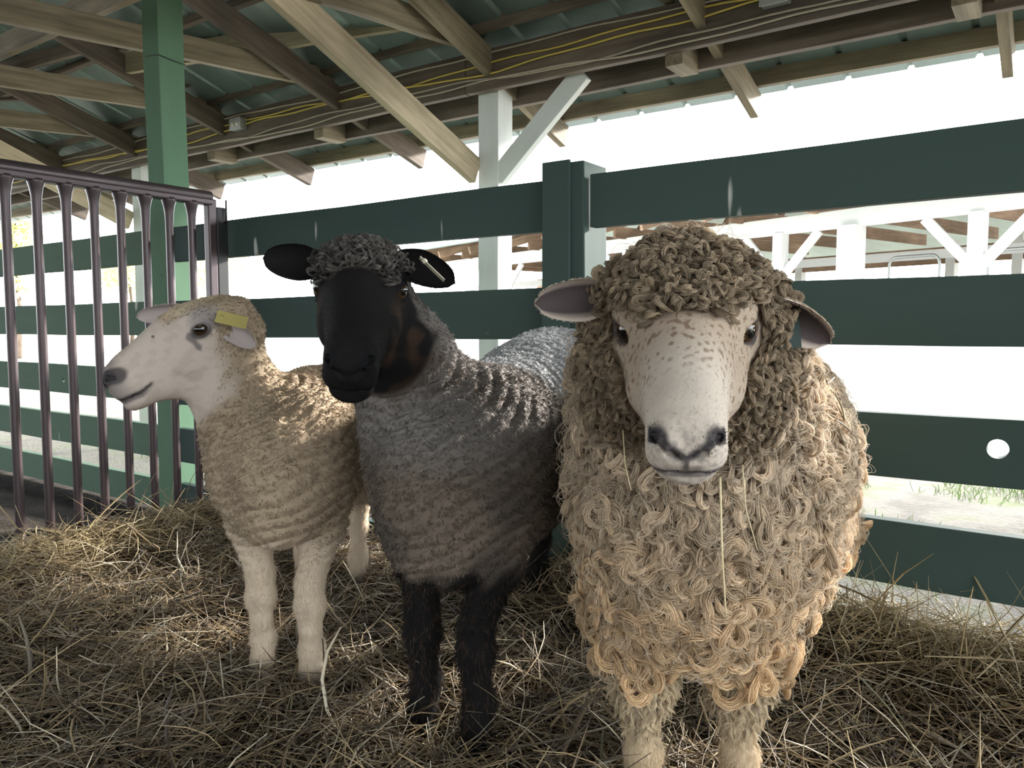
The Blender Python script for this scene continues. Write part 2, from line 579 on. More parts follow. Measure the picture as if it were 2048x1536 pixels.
roof_board((30, 132), (190, 85), 2.62, 2.62, 0.04, 0.10, M['timber_dark'], 'dark bracing board under the wide one at the upper left', 0.4, 0.3)
roof_board((70, 190), (250, 185), 2.58, 2.58, 0.04, 0.07, M['timber_dark'], 'thin bracing board left of the tall green post', 0.3, 0.0)

# cables clipped to the eave beam
cab = [('yellow_cable', 2.214, 0.018, 0.3, 'upper yellow cable stapled along the eave beam'), ('yellow_cable', 2.190, 0.020, 1.9, 'lower yellow cable stapled along the eave beam'),
       ('grey_cable', 2.132, 0.018, 3.2, 'beige cable under the yellow ones on the eave beam'), ('grey_cable', 2.112, 0.014, 4.4, 'lowest beige cable along the eave beam'),
       ('grey_cable', 2.266, 0.010, 5.2, 'highest beige cable along the top of the eave beam')]
for k, (mt, z, amp, ph, lab) in enumerate(cab):
    P = []
    for i in range(90):
        s = HS - 3.6 + i * 0.105
        dz = amp * (math.sin(s * 2.1 + ph) + 0.5 * math.sin(s * 4.7 + 2 * ph) + 0.22 * math.sin(s * 11 + ph))
        P.append(wp(s, HQ - 0.049 - 0.004 * (k % 2), z + dz))
    o = tube('electric_cable', P, 0.0052, M[mt], None, 6)
    tag(o, lab, 'cable', 'cables along the eave beam')

for t, lab in ((-1.633, 'grey outlet box on the eave beam above the curly sheep'), (2.126, 'grey outlet box on the eave beam beside the tall green post')):
    c = wp(HS + t, HQ - 0.075, 2.20)
    p = empty('outlet_box', c, lab, 'outlet')
    board('box', wp(HS + t - 0.06, HQ - 0.072, 2.20), wp(HS + t + 0.06, HQ - 0.072, 2.20), 0.055, 0.078, M['steel'], p, bevel=0.006, wob=0, cuts=0)
    board('cover_plate', wp(HS + t - 0.063, HQ - 0.102, 2.20), wp(HS + t + 0.063, HQ - 0.102, 2.20), 0.004, 0.082, M['steel'], p, bevel=0.0015, wob=0, cuts=0)
    for d in (-0.024, 0.024):
        V, F = tube_arrays([wp(HS + t + d, HQ - 0.102, 2.20), wp(HS + t + d, HQ - 0.108, 2.20)], 0.018, 16)
        sk = link('socket', np_mesh('socket', V, F), M['ivory'], p)
        for zz, dx in ((0.006, -0.004), (-0.006, -0.004)):
            board('slot', wp(HS + t + d - 0.008, HQ - 0.1085, 2.20 + zz), wp(HS + t + d + 0.001, HQ - 0.1085, 2.20 + zz), 0.002, 0.0022, M['black'], sk, bevel=0, wob=0, cuts=0)

# ------------------------------------------------------------------ the green board fence
fence = empty('board_fence', wp(0.0, 0.0, -0.15), 'dark green board fence along the back of the pen', 'fence')
RAILS = [(1.071, 1.225), (0.735, 0.895), (0.418, 0.572), (0.157, 0.312), (-0.085, 0.055)]


def rail(s0, s1, z0, z1, hole=None, mat=None):
    p0, p1 = wp(s0, 0.0, (z0 + z1) / 2), wp(s1, 0.0, (z0 + z1) / 2)
    o = board('rail', p0, p1, 0.038, z1 - z0, mat or M['green'], fence, bevel=0.003, wob=0.0025)
    if hole:
        bm = bmesh.new()
        bmesh.ops.create_cone(bm, cap_ends=True, segments=28, radius1=hole[2], radius2=hole[2] * 0.93, depth=0.2)
        me = bpy.data.meshes.new('cutter'); bm.to_mesh(me); bm.free()
        h = bpy.data.objects.new('cutter', me); COL.objects.link(h)
        c = wp(hole[0], 0.0, hole[1])
        h.matrix_basis = Matrix.Translation(c) @ Vector((WN[0], WN[1], 0)).to_track_quat('Z', 'Y').to_matrix().to_4x4()
        md = o.modifiers.new('hole', 'BOOLEAN'); md.operation = 'DIFFERENCE'; md.object = h; md.solver = 'EXACT'
        dg = bpy.context.evaluated_depsgraph_get()
        me2 = bpy.data.meshes.new_from_object(o.evaluated_get(dg))
        o.modifiers.clear(); o.data = me2
        bpy.data.objects.remove(h)
    return o


def wall_s(px):                                     # fence coordinate under an image column
    u = (px - CX) / FPX
    return (0.18 - u * 2.40) / (u * 0.576 + 0.817)


for k, (z0, z1) in enumerate(RAILS):
    rail(-0.075, -2.19, z0, z1, (wall_s(2005), 0.506, 0.0225) if k == 2 else None)
    rail(0.075, 2.10, z0, z1)
    rail(2.23, 4.35, z0, z1, (wall_s(132), 0.49, 0.012) if k == 2 else None, M['green_glare'])
    rail(4.47, 8.0, z0, z1, None, M['green_glare'])
for s, zt, w in ((0.0, 1.262, 0.142), (4.41, 1.27, 0.13)):
    board('post', wp(s, 0.025, -0.15), wp(s, 0.025, zt), w, 0.14, M['green'], fence, up=WN.tolist() + [0], bevel=0.005, cuts=6)
    board('post_cap_board', wp(s + 0.024, -0.050, -0.1), wp(s + 0.024, -0.050, zt + 0.006), 0.095, 0.012, M['green'], fence, up=WN.tolist() + [0], bevel=0.003, cuts=6)

# ------------------------------------------------------------------ metal bar gate
GS = 1.667
gate = empty('metal_gate', wp(GS, -0.10, -0.05), 'brown metal gate of round vertical bars behind the cream sheep', 'gate')
gq0, gq1 = -0.105, -1.95
V, F = tube_arrays([wp(GS, gq0, 1.306), wp(GS, gq1, 1.306)], 0.026, 14)
r = link('top_rail', np_mesh('top_rail', V, F), M['gate_metal'], gate, None, True)
board('rail_channel', wp(GS, gq0, 1.286), wp(GS, gq1, 1.286), 0.052, 0.026, M['gate_metal'], r, bevel=0.006, wob=0)
board('end_post', wp(GS, gq0, -0.06), wp(GS, gq0, 1.30), 0.038, 0.038, M['gate_metal'], gate, up=WN.tolist() + [0], bevel=0.006, wob=0)
k = 0
q = -0.19
while q > gq1:
    zb = 1.282
    P = []; R = []
    for z, rr in ((zb, 0.029), (zb - 0.012, 0.0275), (zb - 0.03, 0.022), (zb - 0.06, 0.0172), (zb - 0.10, 0.0155), (zb - 0.16, 0.0150), (0.6, 0.0150), (-0.02, 0.0150), (-0.06, 0.0150)):
        P.append(wp(GS + 0.0015 * math.sin(k * 2.3) * (1 - z), q, z)); R.append(rr)
    tube('bar', P, np.array(R), M['gate_metal'], gate, 12)
    q -= 0.0975; k += 1
board('latch_plate', wp(GS - 0.005, -0.062, 0.78), wp(GS - 0.005, -0.062, 1.27), 0.03, 0.05, M['black_metal'], gate, up=WN.tolist() + [0], bevel=0.004, wob=0)
tube('latch_pin', [wp(GS - 0.03, -0.05, 1.20), wp(GS - 0.03, -0.05, 1.30)], 0.004, M['black_metal'], gate, 8)

# ------------------------------------------------------------------ bedding
nA, nB, nC = WaveNoise(0.55, 1), WaveNoise(0.16, 2), WaveNoise(0.05, 3)


def sq(x, y):
    dx, dy = x - W0[0], y - W0[1]
    return dx * WD[0] + dy * WD[1], dx * WN[0] + dy * WN[1]


def bed_z(x, y):
    s, q = sq(x, y)
    P = np.stack([x, y, 0 * x], -1)
    z = 0.012 * nA(P) + 0.007 * nB(P) + 0.004 * nC(P)
    z = z + 0.085 * smoothstep(-0.55, -0.10, q) * smoothstep(0.35, -0.35, s)
    z = z + 0.055 * np.exp(-((s - 1.42) / 0.22) ** 2) * smoothstep(-1.6, -0.9, q)
    z = z - 0.16 * smoothstep(1.62, 1.98, s + 0.10 * nA(P))
    z = z - 0.14 * smoothstep(-0.06, 0.16, q)
    return z


ss = np.arange(-2.6, 2.3, 0.02); qq = np.arange(-3.6, 0.22, 0.02)
S_, Q_ = np.meshgrid(ss, qq, indexing='ij')
X_ = W0[0] + S_ * WD[0] + Q_ * WN[0]; Y_ = W0[1] + S_ * WD[1] + Q_ * WN[1]
Z_ = bed_z(X_, Y_)
ni, nj = S_.shape
idx = np.arange(ni * nj).reshape(ni, nj)
F_ = np.stack([idx[:-1, :-1], idx[:-1, 1:], idx[1:, 1:], idx[1:, :-1]], -1).reshape(-1, 4)
m, nt, b = new_mat('old_bedding')
g = nodes_noise(nt, 16.0, 6, 0.75, (1, 1, 1)); h = nodes_noise(nt, 90.0, 3, 0.7)
c = nodes_ramp(nt, g, [(0.35, (0.026, 0.018, 0.013)), (0.68, (0.12, 0.088, 0.058))])
nt.links.new(c, b.inputs['Base Color']); b.inputs['Roughness'].default_value = 0.95; b.inputs['Specular IOR Level'].default_value = 0.05
nodes_bump(nt, b, h, 1.0, 0.02)
M['bedding'] = m
o = link('bedding_ground', np_mesh('bedding_ground', np.stack([X_, Y_, Z_], -1).reshape(-1, 3), F_), M['bedding'], None, None, True)
tag(o, 'trodden brown bedding under the loose straw of the pen', 'bedding', kind='structure')


def straw_mesh(name, x, y, z, L, az, tilt, bend, W, C, seg=4, flat=0.55):
    """bent three-sided stems; every stem is seg pieces long"""
    n = len(x)
    t = np.linspace(-0.5, 0.5, seg + 1)[None, :]
    d = np.stack([np.cos(az) * np.cos(tilt), np.sin(az) * np.cos(tilt), np.sin(tilt)], -1)
    side = np.stack([-np.sin(az), np.cos(az), 0 * az], -1)
    up = np.cross(d, side)
    c = np.stack([x, y, z], -1)
    P = c[:, None] + d[:, None] * (t * L[:, None])[..., None]
    bs = (bend[:, :1] * (t ** 2 * 4 - 0.33)) * L[:, None]
    bu = (bend[:, 1:2] * (t ** 2 * 4 - 0.33)) * L[:, None]
    P = P + side[:, None] * bs[..., None] + up[:, None] * bu[..., None]
    rollv = RNG.uniform(0, 2 * np.pi, n)
    a3 = np.array([0, 2.1, 4.2])
    V = np.empty((n, seg + 1, 3, 3))
    for j in range(3):
        cc = np.cos(a3[j] + rollv)[:, None, None]; s_ = np.sin(a3[j] + rollv)[:, None, None]
        taper = (1 - 0.55 * (np.abs(t) * 2) ** 3)[..., None]
        V[:, :, j] = P + (side[:, None] * cc + up[:, None] * s_ * flat) * W[:, None, None] * taper
    base = (np.arange(n) * (seg + 1) * 3)[:, None, None]
    i = np.arange(seg)[:, None] * 3; j = np.arange(3)[None, :]
    q = np.stack([i + j, i + (j + 1) % 3, i + 3 + (j + 1) % 3, i + 3 + j], -1).reshape(-1, 4)
    F = (base + q[None]).reshape(-1, 4)
    me = np_mesh(name, V.reshape(-1, 3), F)
    set_col(me, np.repeat(C, (seg + 1) * 3, axis=0))
    return me


PAL = np.array([(0.36, 0.265, 0.145), (0.46, 0.355, 0.205), (0.26, 0.19, 0.115), (0.15, 0.108, 0.070), (0.36, 0.31, 0.235), (0.68, 0.60, 0.46), (0.085, 0.060, 0.040), (0.25, 0.23, 0.13)])
PW = np.array([0.17, 0.15, 0.17, 0.18, 0.12, 0.09, 0.10, 0.02])
LEG_SPOTS = []                                      # filled by the sheep, so that no stem runs through a shin


def scatter_straw():
    n = 50000
    Yv = RNG.uniform(0.62, 3.5, n); u = RNG.uniform(-0.86, 0.86, n)
    x = u * Yv; y = Yv
    s, q = sq(x, y)
    P = np.stack([x, y, 0 * x], -1)
    edge = 1.72 + 0.10 * nA(P)
    keep = (q < -0.035) & (s < edge + RNG.exponential(0.05, n)) | ((q < 0.25) & (q >= -0.035) & (RNG.random(n) < 0.25) & (s < 1.0))
    for lx, ly, lr in LEG_SPOTS:
        keep &= (x - lx) ** 2 + (y - ly) ** 2 > lr ** 2
    x, y, s, q = x[keep], y[keep], s[keep], q[keep]
    n = len(x)
    z = bed_z(x, y) + RNG.uniform(0.0, 0.026, n)
    L = RNG.gamma(4.0, 0.034, n).clip(0.03, 0.34)
    az = RNG.uniform(0, 2 * np.pi, n)
    wild = RNG.random(n)
    tilt = RNG.normal(0, 0.16, n)
    up = wild < 0.05
    tilt[up] = RNG.uniform(0.2, 0.9, up.sum()) * RNG.choice([-1, 1], up.sum())
    z = z + np.abs(np.sin(tilt)) * L * 0.42
    fr = (q > -0.32) & (s < 0.1) & (RNG.random(n) < 0.22)
    tilt[fr] = RNG.uniform(0.35, 1.25, fr.sum()); z[fr] += 0.012
    bend = RNG.normal(0, 0.10, (n, 2))
    W = RNG.uniform(0.0008, 0.0022, n)
    wide = RNG.random(n) < 0.05
    W[wide] = RNG.uniform(0.0022, 0.0050, wide.sum())
    L[wide] *= 1.3
    ci = RNG.choice(len(PAL), n, p=PW)
    C = PAL[ci] * RNG.uniform(0.75, 1.25, (n, 1))
    golden = smoothstep(-0.45, -0.05, q) * smoothstep(0.2, -0.4, s) + 0.6 * np.exp(-((s - 1.42) / 0.2) ** 2)  # sunlight by the right fence painted as gold; gate mound tinted the same
    golden = np.clip(golden, 0, 1)[:, None]
    C = C * (1 - 0.65 * golden) + np.array([0.62, 0.50, 0.26]) * RNG.uniform(0.7, 1.2, (n, 1)) * 0.65 * golden
    return straw_mesh('straw', x, y, z, L, az, tilt, bend, W, C)


def finish_straw():
    me = scatter_straw()
    o = link('straw', me, M['straw'])
    tag(o, 'loose straw and hay strewn over the whole pen floor', 'straw', kind='stuff')


# ------------------------------------------------------------------ grass outside
def grass_patch():
    n = 26000
    s = RNG.uniform(-4.5, 6.0, n); q = RNG.uniform(0.9, 4.6, n)
    x = W0[0] + s * WD[0] + q * WN[0]; y = W0[1] + s * WD[1] + q * WN[1]
    P = np.stack([x, y, 0 * x], -1)
    nn = WaveNoise(1.3, 21)(P) + 0.5 * WaveNoise(0.4, 22)(P)
    k = nn > 0.25 + 0.5 * smoothstep(2.2, 1.0, q)
    x, y = x[k], y[k]; n = len(x)
    L = RNG.uniform(0.04, 0.11, n)
    tilt = RNG.uniform(0.5, 1.45, n)
    z = -0.24 + np.sin(tilt) * L * 0.45
    C = np.array([0.13, 0.24, 0.045]) * RNG.uniform(0.7, 1.4, (n, 1)) + RNG.uniform(0, 0.05, (n, 1)) * np.array([1, 0.7, 0.2])
    me = straw_mesh('grass', x, y, z, L, RNG.uniform(0, 6.28, n), tilt, RNG.normal(0, 0.15, (n, 2)), RNG.uniform(0.0015, 0.003, n), C, 3)
    o = link('grass', me, M['grass'])
    tag(o, 'sunlit green grass tufts growing on the soil outside the fence', 'grass', kind='stuff')


grass_patch()


# ------------------------------------------------------------------ trees in the distance
def tree(x, y, h, r, seed, label):
    rg = np.random.default_rng(seed)
    p = empty('tree', (x, y, -0.24), label, 'tree', 'trees beyond the lane')
    pts = [(x, y, -0.24), (x + 0.1, y, h * 0.25), (x - 0.05, y + 0.1, h * 0.5), (x + 0.1, y, h * 0.8)]
    tube('trunk', pts, np.array([0.12, 0.09, 0.07, 0.03]) * h / 7, M['timber_dark'], p, 10)
    nb = 16
    cen = rg.normal(size=(nb, 3)); cen /= np.linalg.norm(cen, axis=1)[:, None]
    cen = cen * rg.uniform(0.35, 0.85, (nb, 1)) * np.array([r, r, h * 0.33]) + np.array([x, y, h * 0.62])
    n = 5200
    b_ = rg.integers(0, nb, n)
    d = rg.normal(size=(n, 3)); d /= np.linalg.norm(d, axis=1)[:, None]
    c = cen[b_] + d * (rg.random((n, 1)) ** 0.4) * r * 0.42
    a = rg.normal(size=(n, 3)); a /= np.linalg.norm(a, axis=1)[:, None]
    e = np.cross(a, rg.normal(size=(n, 3))); e /= np.linalg.norm(e, axis=1)[:, None] + 1e-9
    w = rg.uniform(0.07, 0.13, (n, 1)) * h / 7
    V = np.stack([c - a * w, c + e * w * 0.5, c + a * w, c - e * w * 0.5], 1).reshape(-1, 3)
    F = np.arange(n * 4).reshape(n, 4)
    me = np_mesh('foliage', V, F)
    C = np.array([0.72, 0.72, 0.44]) * rg.uniform(0.6, 1.3, (n, 1)) + rg.uniform(0, 0.1, (n, 1)) * np.array([1, 0.8, 0.1])
    set_col(me, np.repeat(C, 4, axis=0))
    link('foliage', me, M['leaf'], p)


for px, Y, h, r, sd, lb in ((35, 24, 5.4, 1.0, 1, 'yellow green tree seen between the leftmost gate bars'), (262, 31, 5.2, 1.3, 2, 'yellow green tree seen through the gate beside the tall post'),
                            (440, 30, 5.0, 2.0, 3, 'yellow green tree beyond the end of the gate'), (-420, 22, 5.6, 1.8, 4, 'yellow green tree off beyond the left end of the fence')):
    q_ = at(px, 652, Y)
    tree(q_[0], q_[1], h, r, sd, lb)

# ------------------------------------------------------------------ open barn across the lane
BA, BB = np.array([6.3, 7.9]), np.array([0.2, 16.5])
BD = (BB - BA) / np.linalg.norm(BB - BA); BN = np.array([BD[1], -BD[0]])
if BN[1] < 0: BN = -BN


def bp(a, d, z):
    p = BA + a * BD + d * BN
    return (p[0], p[1], z)


BL = float(np.linalg.norm(BB - BA))
barn = empty('open_barn', bp(BL / 2, 0, -0.24), 'open timber barn with white posts seen over the right fence', 'barn')
M['barn_white'] = paint('barn_white', (0.80, 0.80, 0.78), (0.6, 0.6, 0.55), rough=0.6)
M['barn_brown'] = wood('barn_brown', (0.24, 0.15, 0.10), (0.42, 0.29, 0.20))
# posts stand where the photo's columns fall
for px in (2200, 1945, 1695, 1555, 1255, 1010):
    u = (px - CX) / FPX
    a = (BA[0] - u * BA[1]) / (u * BD[1] - BD[0])
    w = 0.26 if px == 1695 else 0.16
    board('post', bp(a, 0, -0.24), bp(a, 0, 2.1), w, w, M['barn_white'], barn, up=BN.tolist() + [0], cuts=1)
    if px != 1695:
        for sg in (-1, 1):
            board('brace', bp(a, 0, 1.42), bp(a + sg * 0.62, 0, 2.08), 0.05, 0.12, M['barn_white'], barn, cuts=1)
    board('post', bp(a, 5.0, -0.24), bp(a, 5.0, 2.3), 0.16, 0.16, M['barn_white'], barn, up=BN.tolist() + [0], cuts=1)
board('eave_beam', bp(-3, 0, 2.20), bp(BL + 6, 0, 2.20), 0.08, 0.24, M['barn_white'], barn, cuts=2)
board('glare_board', bp(-3, -0.12, 0.20), bp(BL + 6, -0.12, 0.20), 0.05, 0.88, M['barn_white'], barn, cuts=2)  # added white board, turns the strip before the barn blown-out white
board('inner_beam', bp(-3, 2.4, 1.86), bp(BL + 6, 2.4, 1.86), 0.06, 0.14, M['barn_white'], barn, cuts=2)
board('back_beam', bp(-3, 5.0, 2.06), bp(BL + 6, 5.0, 2.06), 0.10, 0.30, M['barn_brown'], barn, cuts=2)
a = -2.6
while a < BL + 5:
    board('tie_beam', bp(a, -0.3, 2.40), bp(a, 5.3, 2.40), 0.06, 0.20, M['barn_brown'], barn, cuts=1)
    board('rafter', bp(a, -0.9, 2.34), bp(a, 5.0, 4.1), 0.06, 0.16, M['barn_brown'], barn, cuts=1)
    board('strut', bp(a + 0.05, 2.4, 2.45), bp(a + 0.05, 3.2, 3.4), 0.05, 0.10, M['barn_brown'], barn, cuts=1)
    a += 1.25
for d in (0.2, 1.5, 2.8, 4.1):
    board('batten', bp(-3, d, 2.34 + (d + 0.9) * 0.298 + 0.12), bp(BL + 6, d, 2.34 + (d + 0.9) * 0.298 + 0.12), 0.06, 0.08, M['barn_brown'], barn, cuts=1)
V = [bp(-3.2, -1.1, 2.46), bp(BL + 6, -1.1, 2.46), bp(BL + 6, 5.0, 4.29), bp(-3.2, 5.0, 4.29)]
V = V + [(v[0], v[1], v[2] + 0.05) for v in V]
link('roof_sheet', np_mesh('roof_sheet', V, [(0, 1, 2, 3), (7, 6, 5, 4), (0, 4, 5, 1), (1, 5, 6, 2), (2, 6, 7, 3), (3, 7, 4, 0)]), M['roof'], barn)
V = [bp(-3.2, 11.1, 2.46), bp(BL + 6, 11.1, 2.46), bp(BL + 6, 5.0, 4.29), bp(-3.2, 5.0, 4.29)]
V = V + [(v[0], v[1], v[2] + 0.05) for v in V]
link('roof_sheet', np_mesh('roof_sheet', V, [(3, 2, 1, 0), (4, 5, 6, 7), (0, 1, 5, 4), (1, 2, 6, 5), (2, 3, 7, 6), (3, 0, 4, 7)]), M['roof'], barn)

# tube gates with rounded corners in front of that barn
for pa, pb, lab in ((1772, 1872, 'grey tube gate with rounded top left of the far white post'), (1968, 2090, 'grey tube gate with rounded top right of the far white post')):
    ua, ub = (pa - CX) / FPX, (pb - CX) / FPX
    f = lambda u: (BA[0] - u * BA[1] + 0.9 * (BN[0] - u * BN[1])) / (u * BD[1] - BD[0])
    a0, a1 = f(ua), f(ub)
    p = empty('tube_gate', bp((a0 + a1) / 2, 0.9, -0.24), lab, 'gate', 'tube gates in the far barn')
    zt = 1.72
    P = [bp(a0, 0.9, -0.2)]
    for k in range(7):
        t = k / 6 * math.pi / 2
        P.append(bp(a0 + (a1 - a0) * 0.16 * (1 - math.cos(t)), 0.9, zt - 0.12 * (1 - math.sin(t))))
    for k in range(7):
        t = k / 6 * math.pi / 2
        P.append(bp(a1 - (a1 - a0) * 0.16 * (1 - math.sin(t)), 0.9, zt - 0.12 * (1 - math.cos(t))))
    P.append(bp(a1, 0.9, -0.2))
    tube('frame', P, 0.02, M['steel'], p, 8)
    for z in (0.2, 0.5, 0.8, 1.1, 1.4):
        tube('bar', [bp(a0, 0.9, z), bp(a1, 0.9, z)], 0.014, M['steel'], p, 8)
# ================================================================== the sheep
def crom(xs, ys, n=160):
    xs = np.array(xs, float); ys = np.array(ys, float)
    d = np.gradient(ys, xs)
    X = np.linspace(xs[0], xs[-1], n)
    i = np.clip(np.searchsorted(xs, X, 'right') - 1, 0, len(xs) - 2)
    h = xs[i + 1] - xs[i]; t = (X - xs[i]) / h
    Y = (2 * t**3 - 3 * t**2 + 1) * ys[i] + (t**3 - 2 * t**2 + t) * h * d[i] + (-2 * t**3 + 3 * t**2) * ys[i + 1] + (t**3 - t**2) * h * d[i + 1]
    return X, Y


class Cone:
    """tapered limb between two points"""
    def __init__(self, a, b, ra, rb):
        self.a, self.b, self.ra, self.rb = np.array(a, float), np.array(b, float), ra, rb
        r = max(ra, rb)
        self.lo = np.minimum(self.a, self.b) - r; self.hi = np.maximum(self.a, self.b) + r

    def d(self, x, y, z):
        v = self.b - self.a; L = v @ v
        px, py, pz = x - self.a[0], y - self.a[1], z - self.a[2]
        t = np.clip((px * v[0] + py * v[1] + pz * v[2]) / L, 0, 1)
        return np.sqrt((px - t * v[0])**2 + (py - t * v[1])**2 + (pz - t * v[2])**2) - (self.ra + (self.rb - self.ra) * t)


class Ell:
    """ellipsoid, rows of R are its axes"""
    def __init__(self, c, r, R=None):
        self.c, self.r = np.array(c, float), np.array(r, float)
        self.R = np.eye(3) if R is None else R
        m = self.r.max(); self.lo, self.hi = self.c - m, self.c + m

    def d(self, x, y, z):
        px, py, pz = x - self.c[0], y - self.c[1], z - self.c[2]
        q = 0; q2 = 0
        for k in range(3):
            e = (px * self.R[k, 0] + py * self.R[k, 1] + pz * self.R[k, 2])
            q = q + (e / self.r[k])**2; q2 = q2 + (e / self.r[k]**2)**2
        q = np.sqrt(q); q2 = np.sqrt(q2) + 1e-9
        return q * (q - 1) / q2


class Loft:
    """rounded sections along a local axis: top, bottom, half width"""
    def __init__(self, o, R, xs, top, bot, w, n=2.0, sc=1.0):
        self.o, self.R, self.n = np.array(o, float), R, n
        xs, top, bot, w = [np.array(v, float) * sc for v in (xs, top, bot, w)]
        self.X, self.T = crom(xs, top); _, self.B = crom(xs, bot); _, self.W = crom(xs, w)
        self.W = np.maximum(self.W, 0.002)
        c = []
        for x in (xs[0], xs[-1]):
            for y in (-w.max(), w.max()):
                for z in (bot.min(), top.max()):
                    c.append(self.o + R.T @ np.array([x, y, z]))
        c = np.array(c); self.lo, self.hi = c.min(0), c.max(0)

    def d(self, x, y, z):
        px, py, pz = x - self.o[0], y - self.o[1], z - self.o[2]
        L = [px * self.R[k, 0] + py * self.R[k, 1] + pz * self.R[k, 2] for k in range(3)]
        T = np.interp(L[0], self.X, self.T); B = np.interp(L[0], self.X, self.B); W = np.interp(L[0], self.X, self.W)
        H = np.maximum((T - B) / 2, 0.002)
        n = self.n
        rho = ((np.abs(L[1]) / W)**n + (np.abs(L[2] - (T + B) / 2) / H)**n)**(1 / n)
        d = (rho - 1) * np.minimum(W, H)
        ex = np.maximum(self.X[0] - L[0], L[0] - self.X[-1])
        return np.where(ex > 0, np.sqrt(np.maximum(d, 0)**2 + ex**2), d)


FAR = 0.09


def field(prims, lo, n, h):
    F = np.full(n, FAR, np.float32)
    for op, k, p in prims:
        m = FAR if op == 'add' else k + 0.01
        a = np.clip(np.floor((p.lo - m - lo) / h).astype(int), 0, n); b = np.clip(np.ceil((p.hi + m - lo) / h).astype(int) + 1, 0, n)
        if np.any(b <= a): continue
        x = (lo[0] + h * np.arange(a[0], b[0]))[:, None, None]; y = (lo[1] + h * np.arange(a[1], b[1]))[None, :, None]; z = (lo[2] + h * np.arange(a[2], b[2]))[None, None, :]
        d = p.d(x, y, z).astype(np.float32)
        S = F[a[0]:b[0], a[1]:b[1], a[2]:b[2]]
        if op == 'sub':
            g = np.maximum(k - np.abs(S + d), 0) / k
            S[...] = np.maximum(S, -d) + g * g * k * 0.25
        else:
            g = np.maximum(k - np.abs(S - d), 0) / k
            S[...] = np.minimum(S, d) - g * g * k * 0.25
    return F


def surface_nets(F, lo, h):
    s = F < 0
    n = np.array(F.shape)
    cnt = np.zeros(n - 1, np.int8)
    for i in (0, 1):
        for j in (0, 1):
            for k in (0, 1):
                cnt += s[i:n[0] - 1 + i, j:n[1] - 1 + j, k:n[2] - 1 + k]
    cells = np.argwhere((cnt > 0) & (cnt < 8))
    cid = np.full(n - 1, -1, np.int32); cid[tuple(cells.T)] = np.arange(len(cells))
    acc = np.zeros((len(cells), 3)); num = np.zeros(len(cells))
    cr = [(i, j, k) for i in (0, 1) for j in (0, 1) for k in (0, 1)]
    for a in cr:
        for ax in range(3):
            if a[ax]: continue
            b = list(a); b[ax] = 1
            fa = F[tuple((cells + a).T)]; fb = F[tuple((cells + b).T)]
            m = (fa < 0) != (fb < 0)
            t = np.where(m, fa / np.where(fa == fb, 1, fa - fb), 0)
            p = np.array(a, float)[None] + np.eye(3)[ax][None] * t[:, None]
            acc += p * m[:, None]; num += m
    V = lo + h * (cells + acc / num[:, None])
    Q = []
    for ax in range(3):
        u, v = (ax + 1) % 3, (ax + 2) % 3
        sl0 = [slice(None)] * 3; sl1 = [slice(None)] * 3
        sl0[ax] = slice(0, -1); sl1[ax] = slice(1, None)
        e = np.argwhere(s[tuple(sl0)] != s[tuple(sl1)])
        ok = (e[:, u] > 0) & (e[:, v] > 0) & (e[:, u] < n[u] - 1) & (e[:, v] < n[v] - 1)
        e = e[ok]
        du, dv = np.eye(3, dtype=int)[u], np.eye(3, dtype=int)[v]
        q = np.stack([cid[tuple((e - du - dv).T)], cid[tuple((e - dv).T)], cid[tuple(e.T)], cid[tuple((e - du).T)]], 1)
        fl = ~s[tuple(e.T)]
        q[fl] = q[fl][:, ::-1]
        Q.append(q)
    Q = np.concatenate(Q)
    return V, Q[(Q >= 0).all(1)]


def vnormals(V, Q):
    fn = np.cross(V[Q[:, 2]] - V[Q[:, 0]], V[Q[:, 3]] - V[Q[:, 1]])
    N = np.zeros_like(V)
    for k in range(4): np.add.at(N, Q[:, k], fn)
    return N / (np.linalg.norm(N, axis=1)[:, None] + 1e-12)


def relax(V, Q, it=2, lam=0.5):
    n = len(V)
    deg = np.zeros(n)
    for k in range(4): np.add.at(deg, Q[:, k], 2.0)
    for _ in range(it):
        A = np.zeros_like(V)
        for k in range(4):
            np.add.at(A, Q[:, k], V[Q[:, (k + 1) % 4]] + V[Q[:, (k + 3) % 4]])
        V = V + lam * (A / np.maximum(deg, 1)[:, None] - V)
    return V


def mesh_field(prims, disp, headbox, hb=0.0045, hh=0.0026):
    """body at one grid, head at a finer one; both cut the same surface"""
    lo = np.min([p.lo for o, k, p in prims if o == 'add'], 0) - 0.04; hi = np.max([p.hi for o, k, p in prims if o == 'add'], 0) + 0.04
    out = []
    for (a, b, h) in ((lo, hi, hb), (headbox[0], headbox[1], hh)):
        n = np.ceil((b - a) / h).astype(int) + 1
        F = field(prims, a, n, h)
        if disp is not None:
            ii = np.argwhere(np.abs(F) < 0.03)
            P = a + ii * h
            F[tuple(ii.T)] += disp(P)
        V, Q = surface_nets(F, a, h)
        V = relax(V, Q, 2 if h == hb else 1, 0.45)
        out.append((V, Q))
    (V, Q), (V2, Q2) = out
    m = ((V > headbox[0] + 2.2 * hb) & (V < headbox[1] - 2.2 * hb)).all(1)
    Q = Q[~m[Q].all(1)]
    Q2 = Q2 + len(V)
    return np.vstack([V, V2]), np.vstack([Q, Q2])


def unit(v):
    v = np.array(v, float); return v / np.linalg.norm(v)


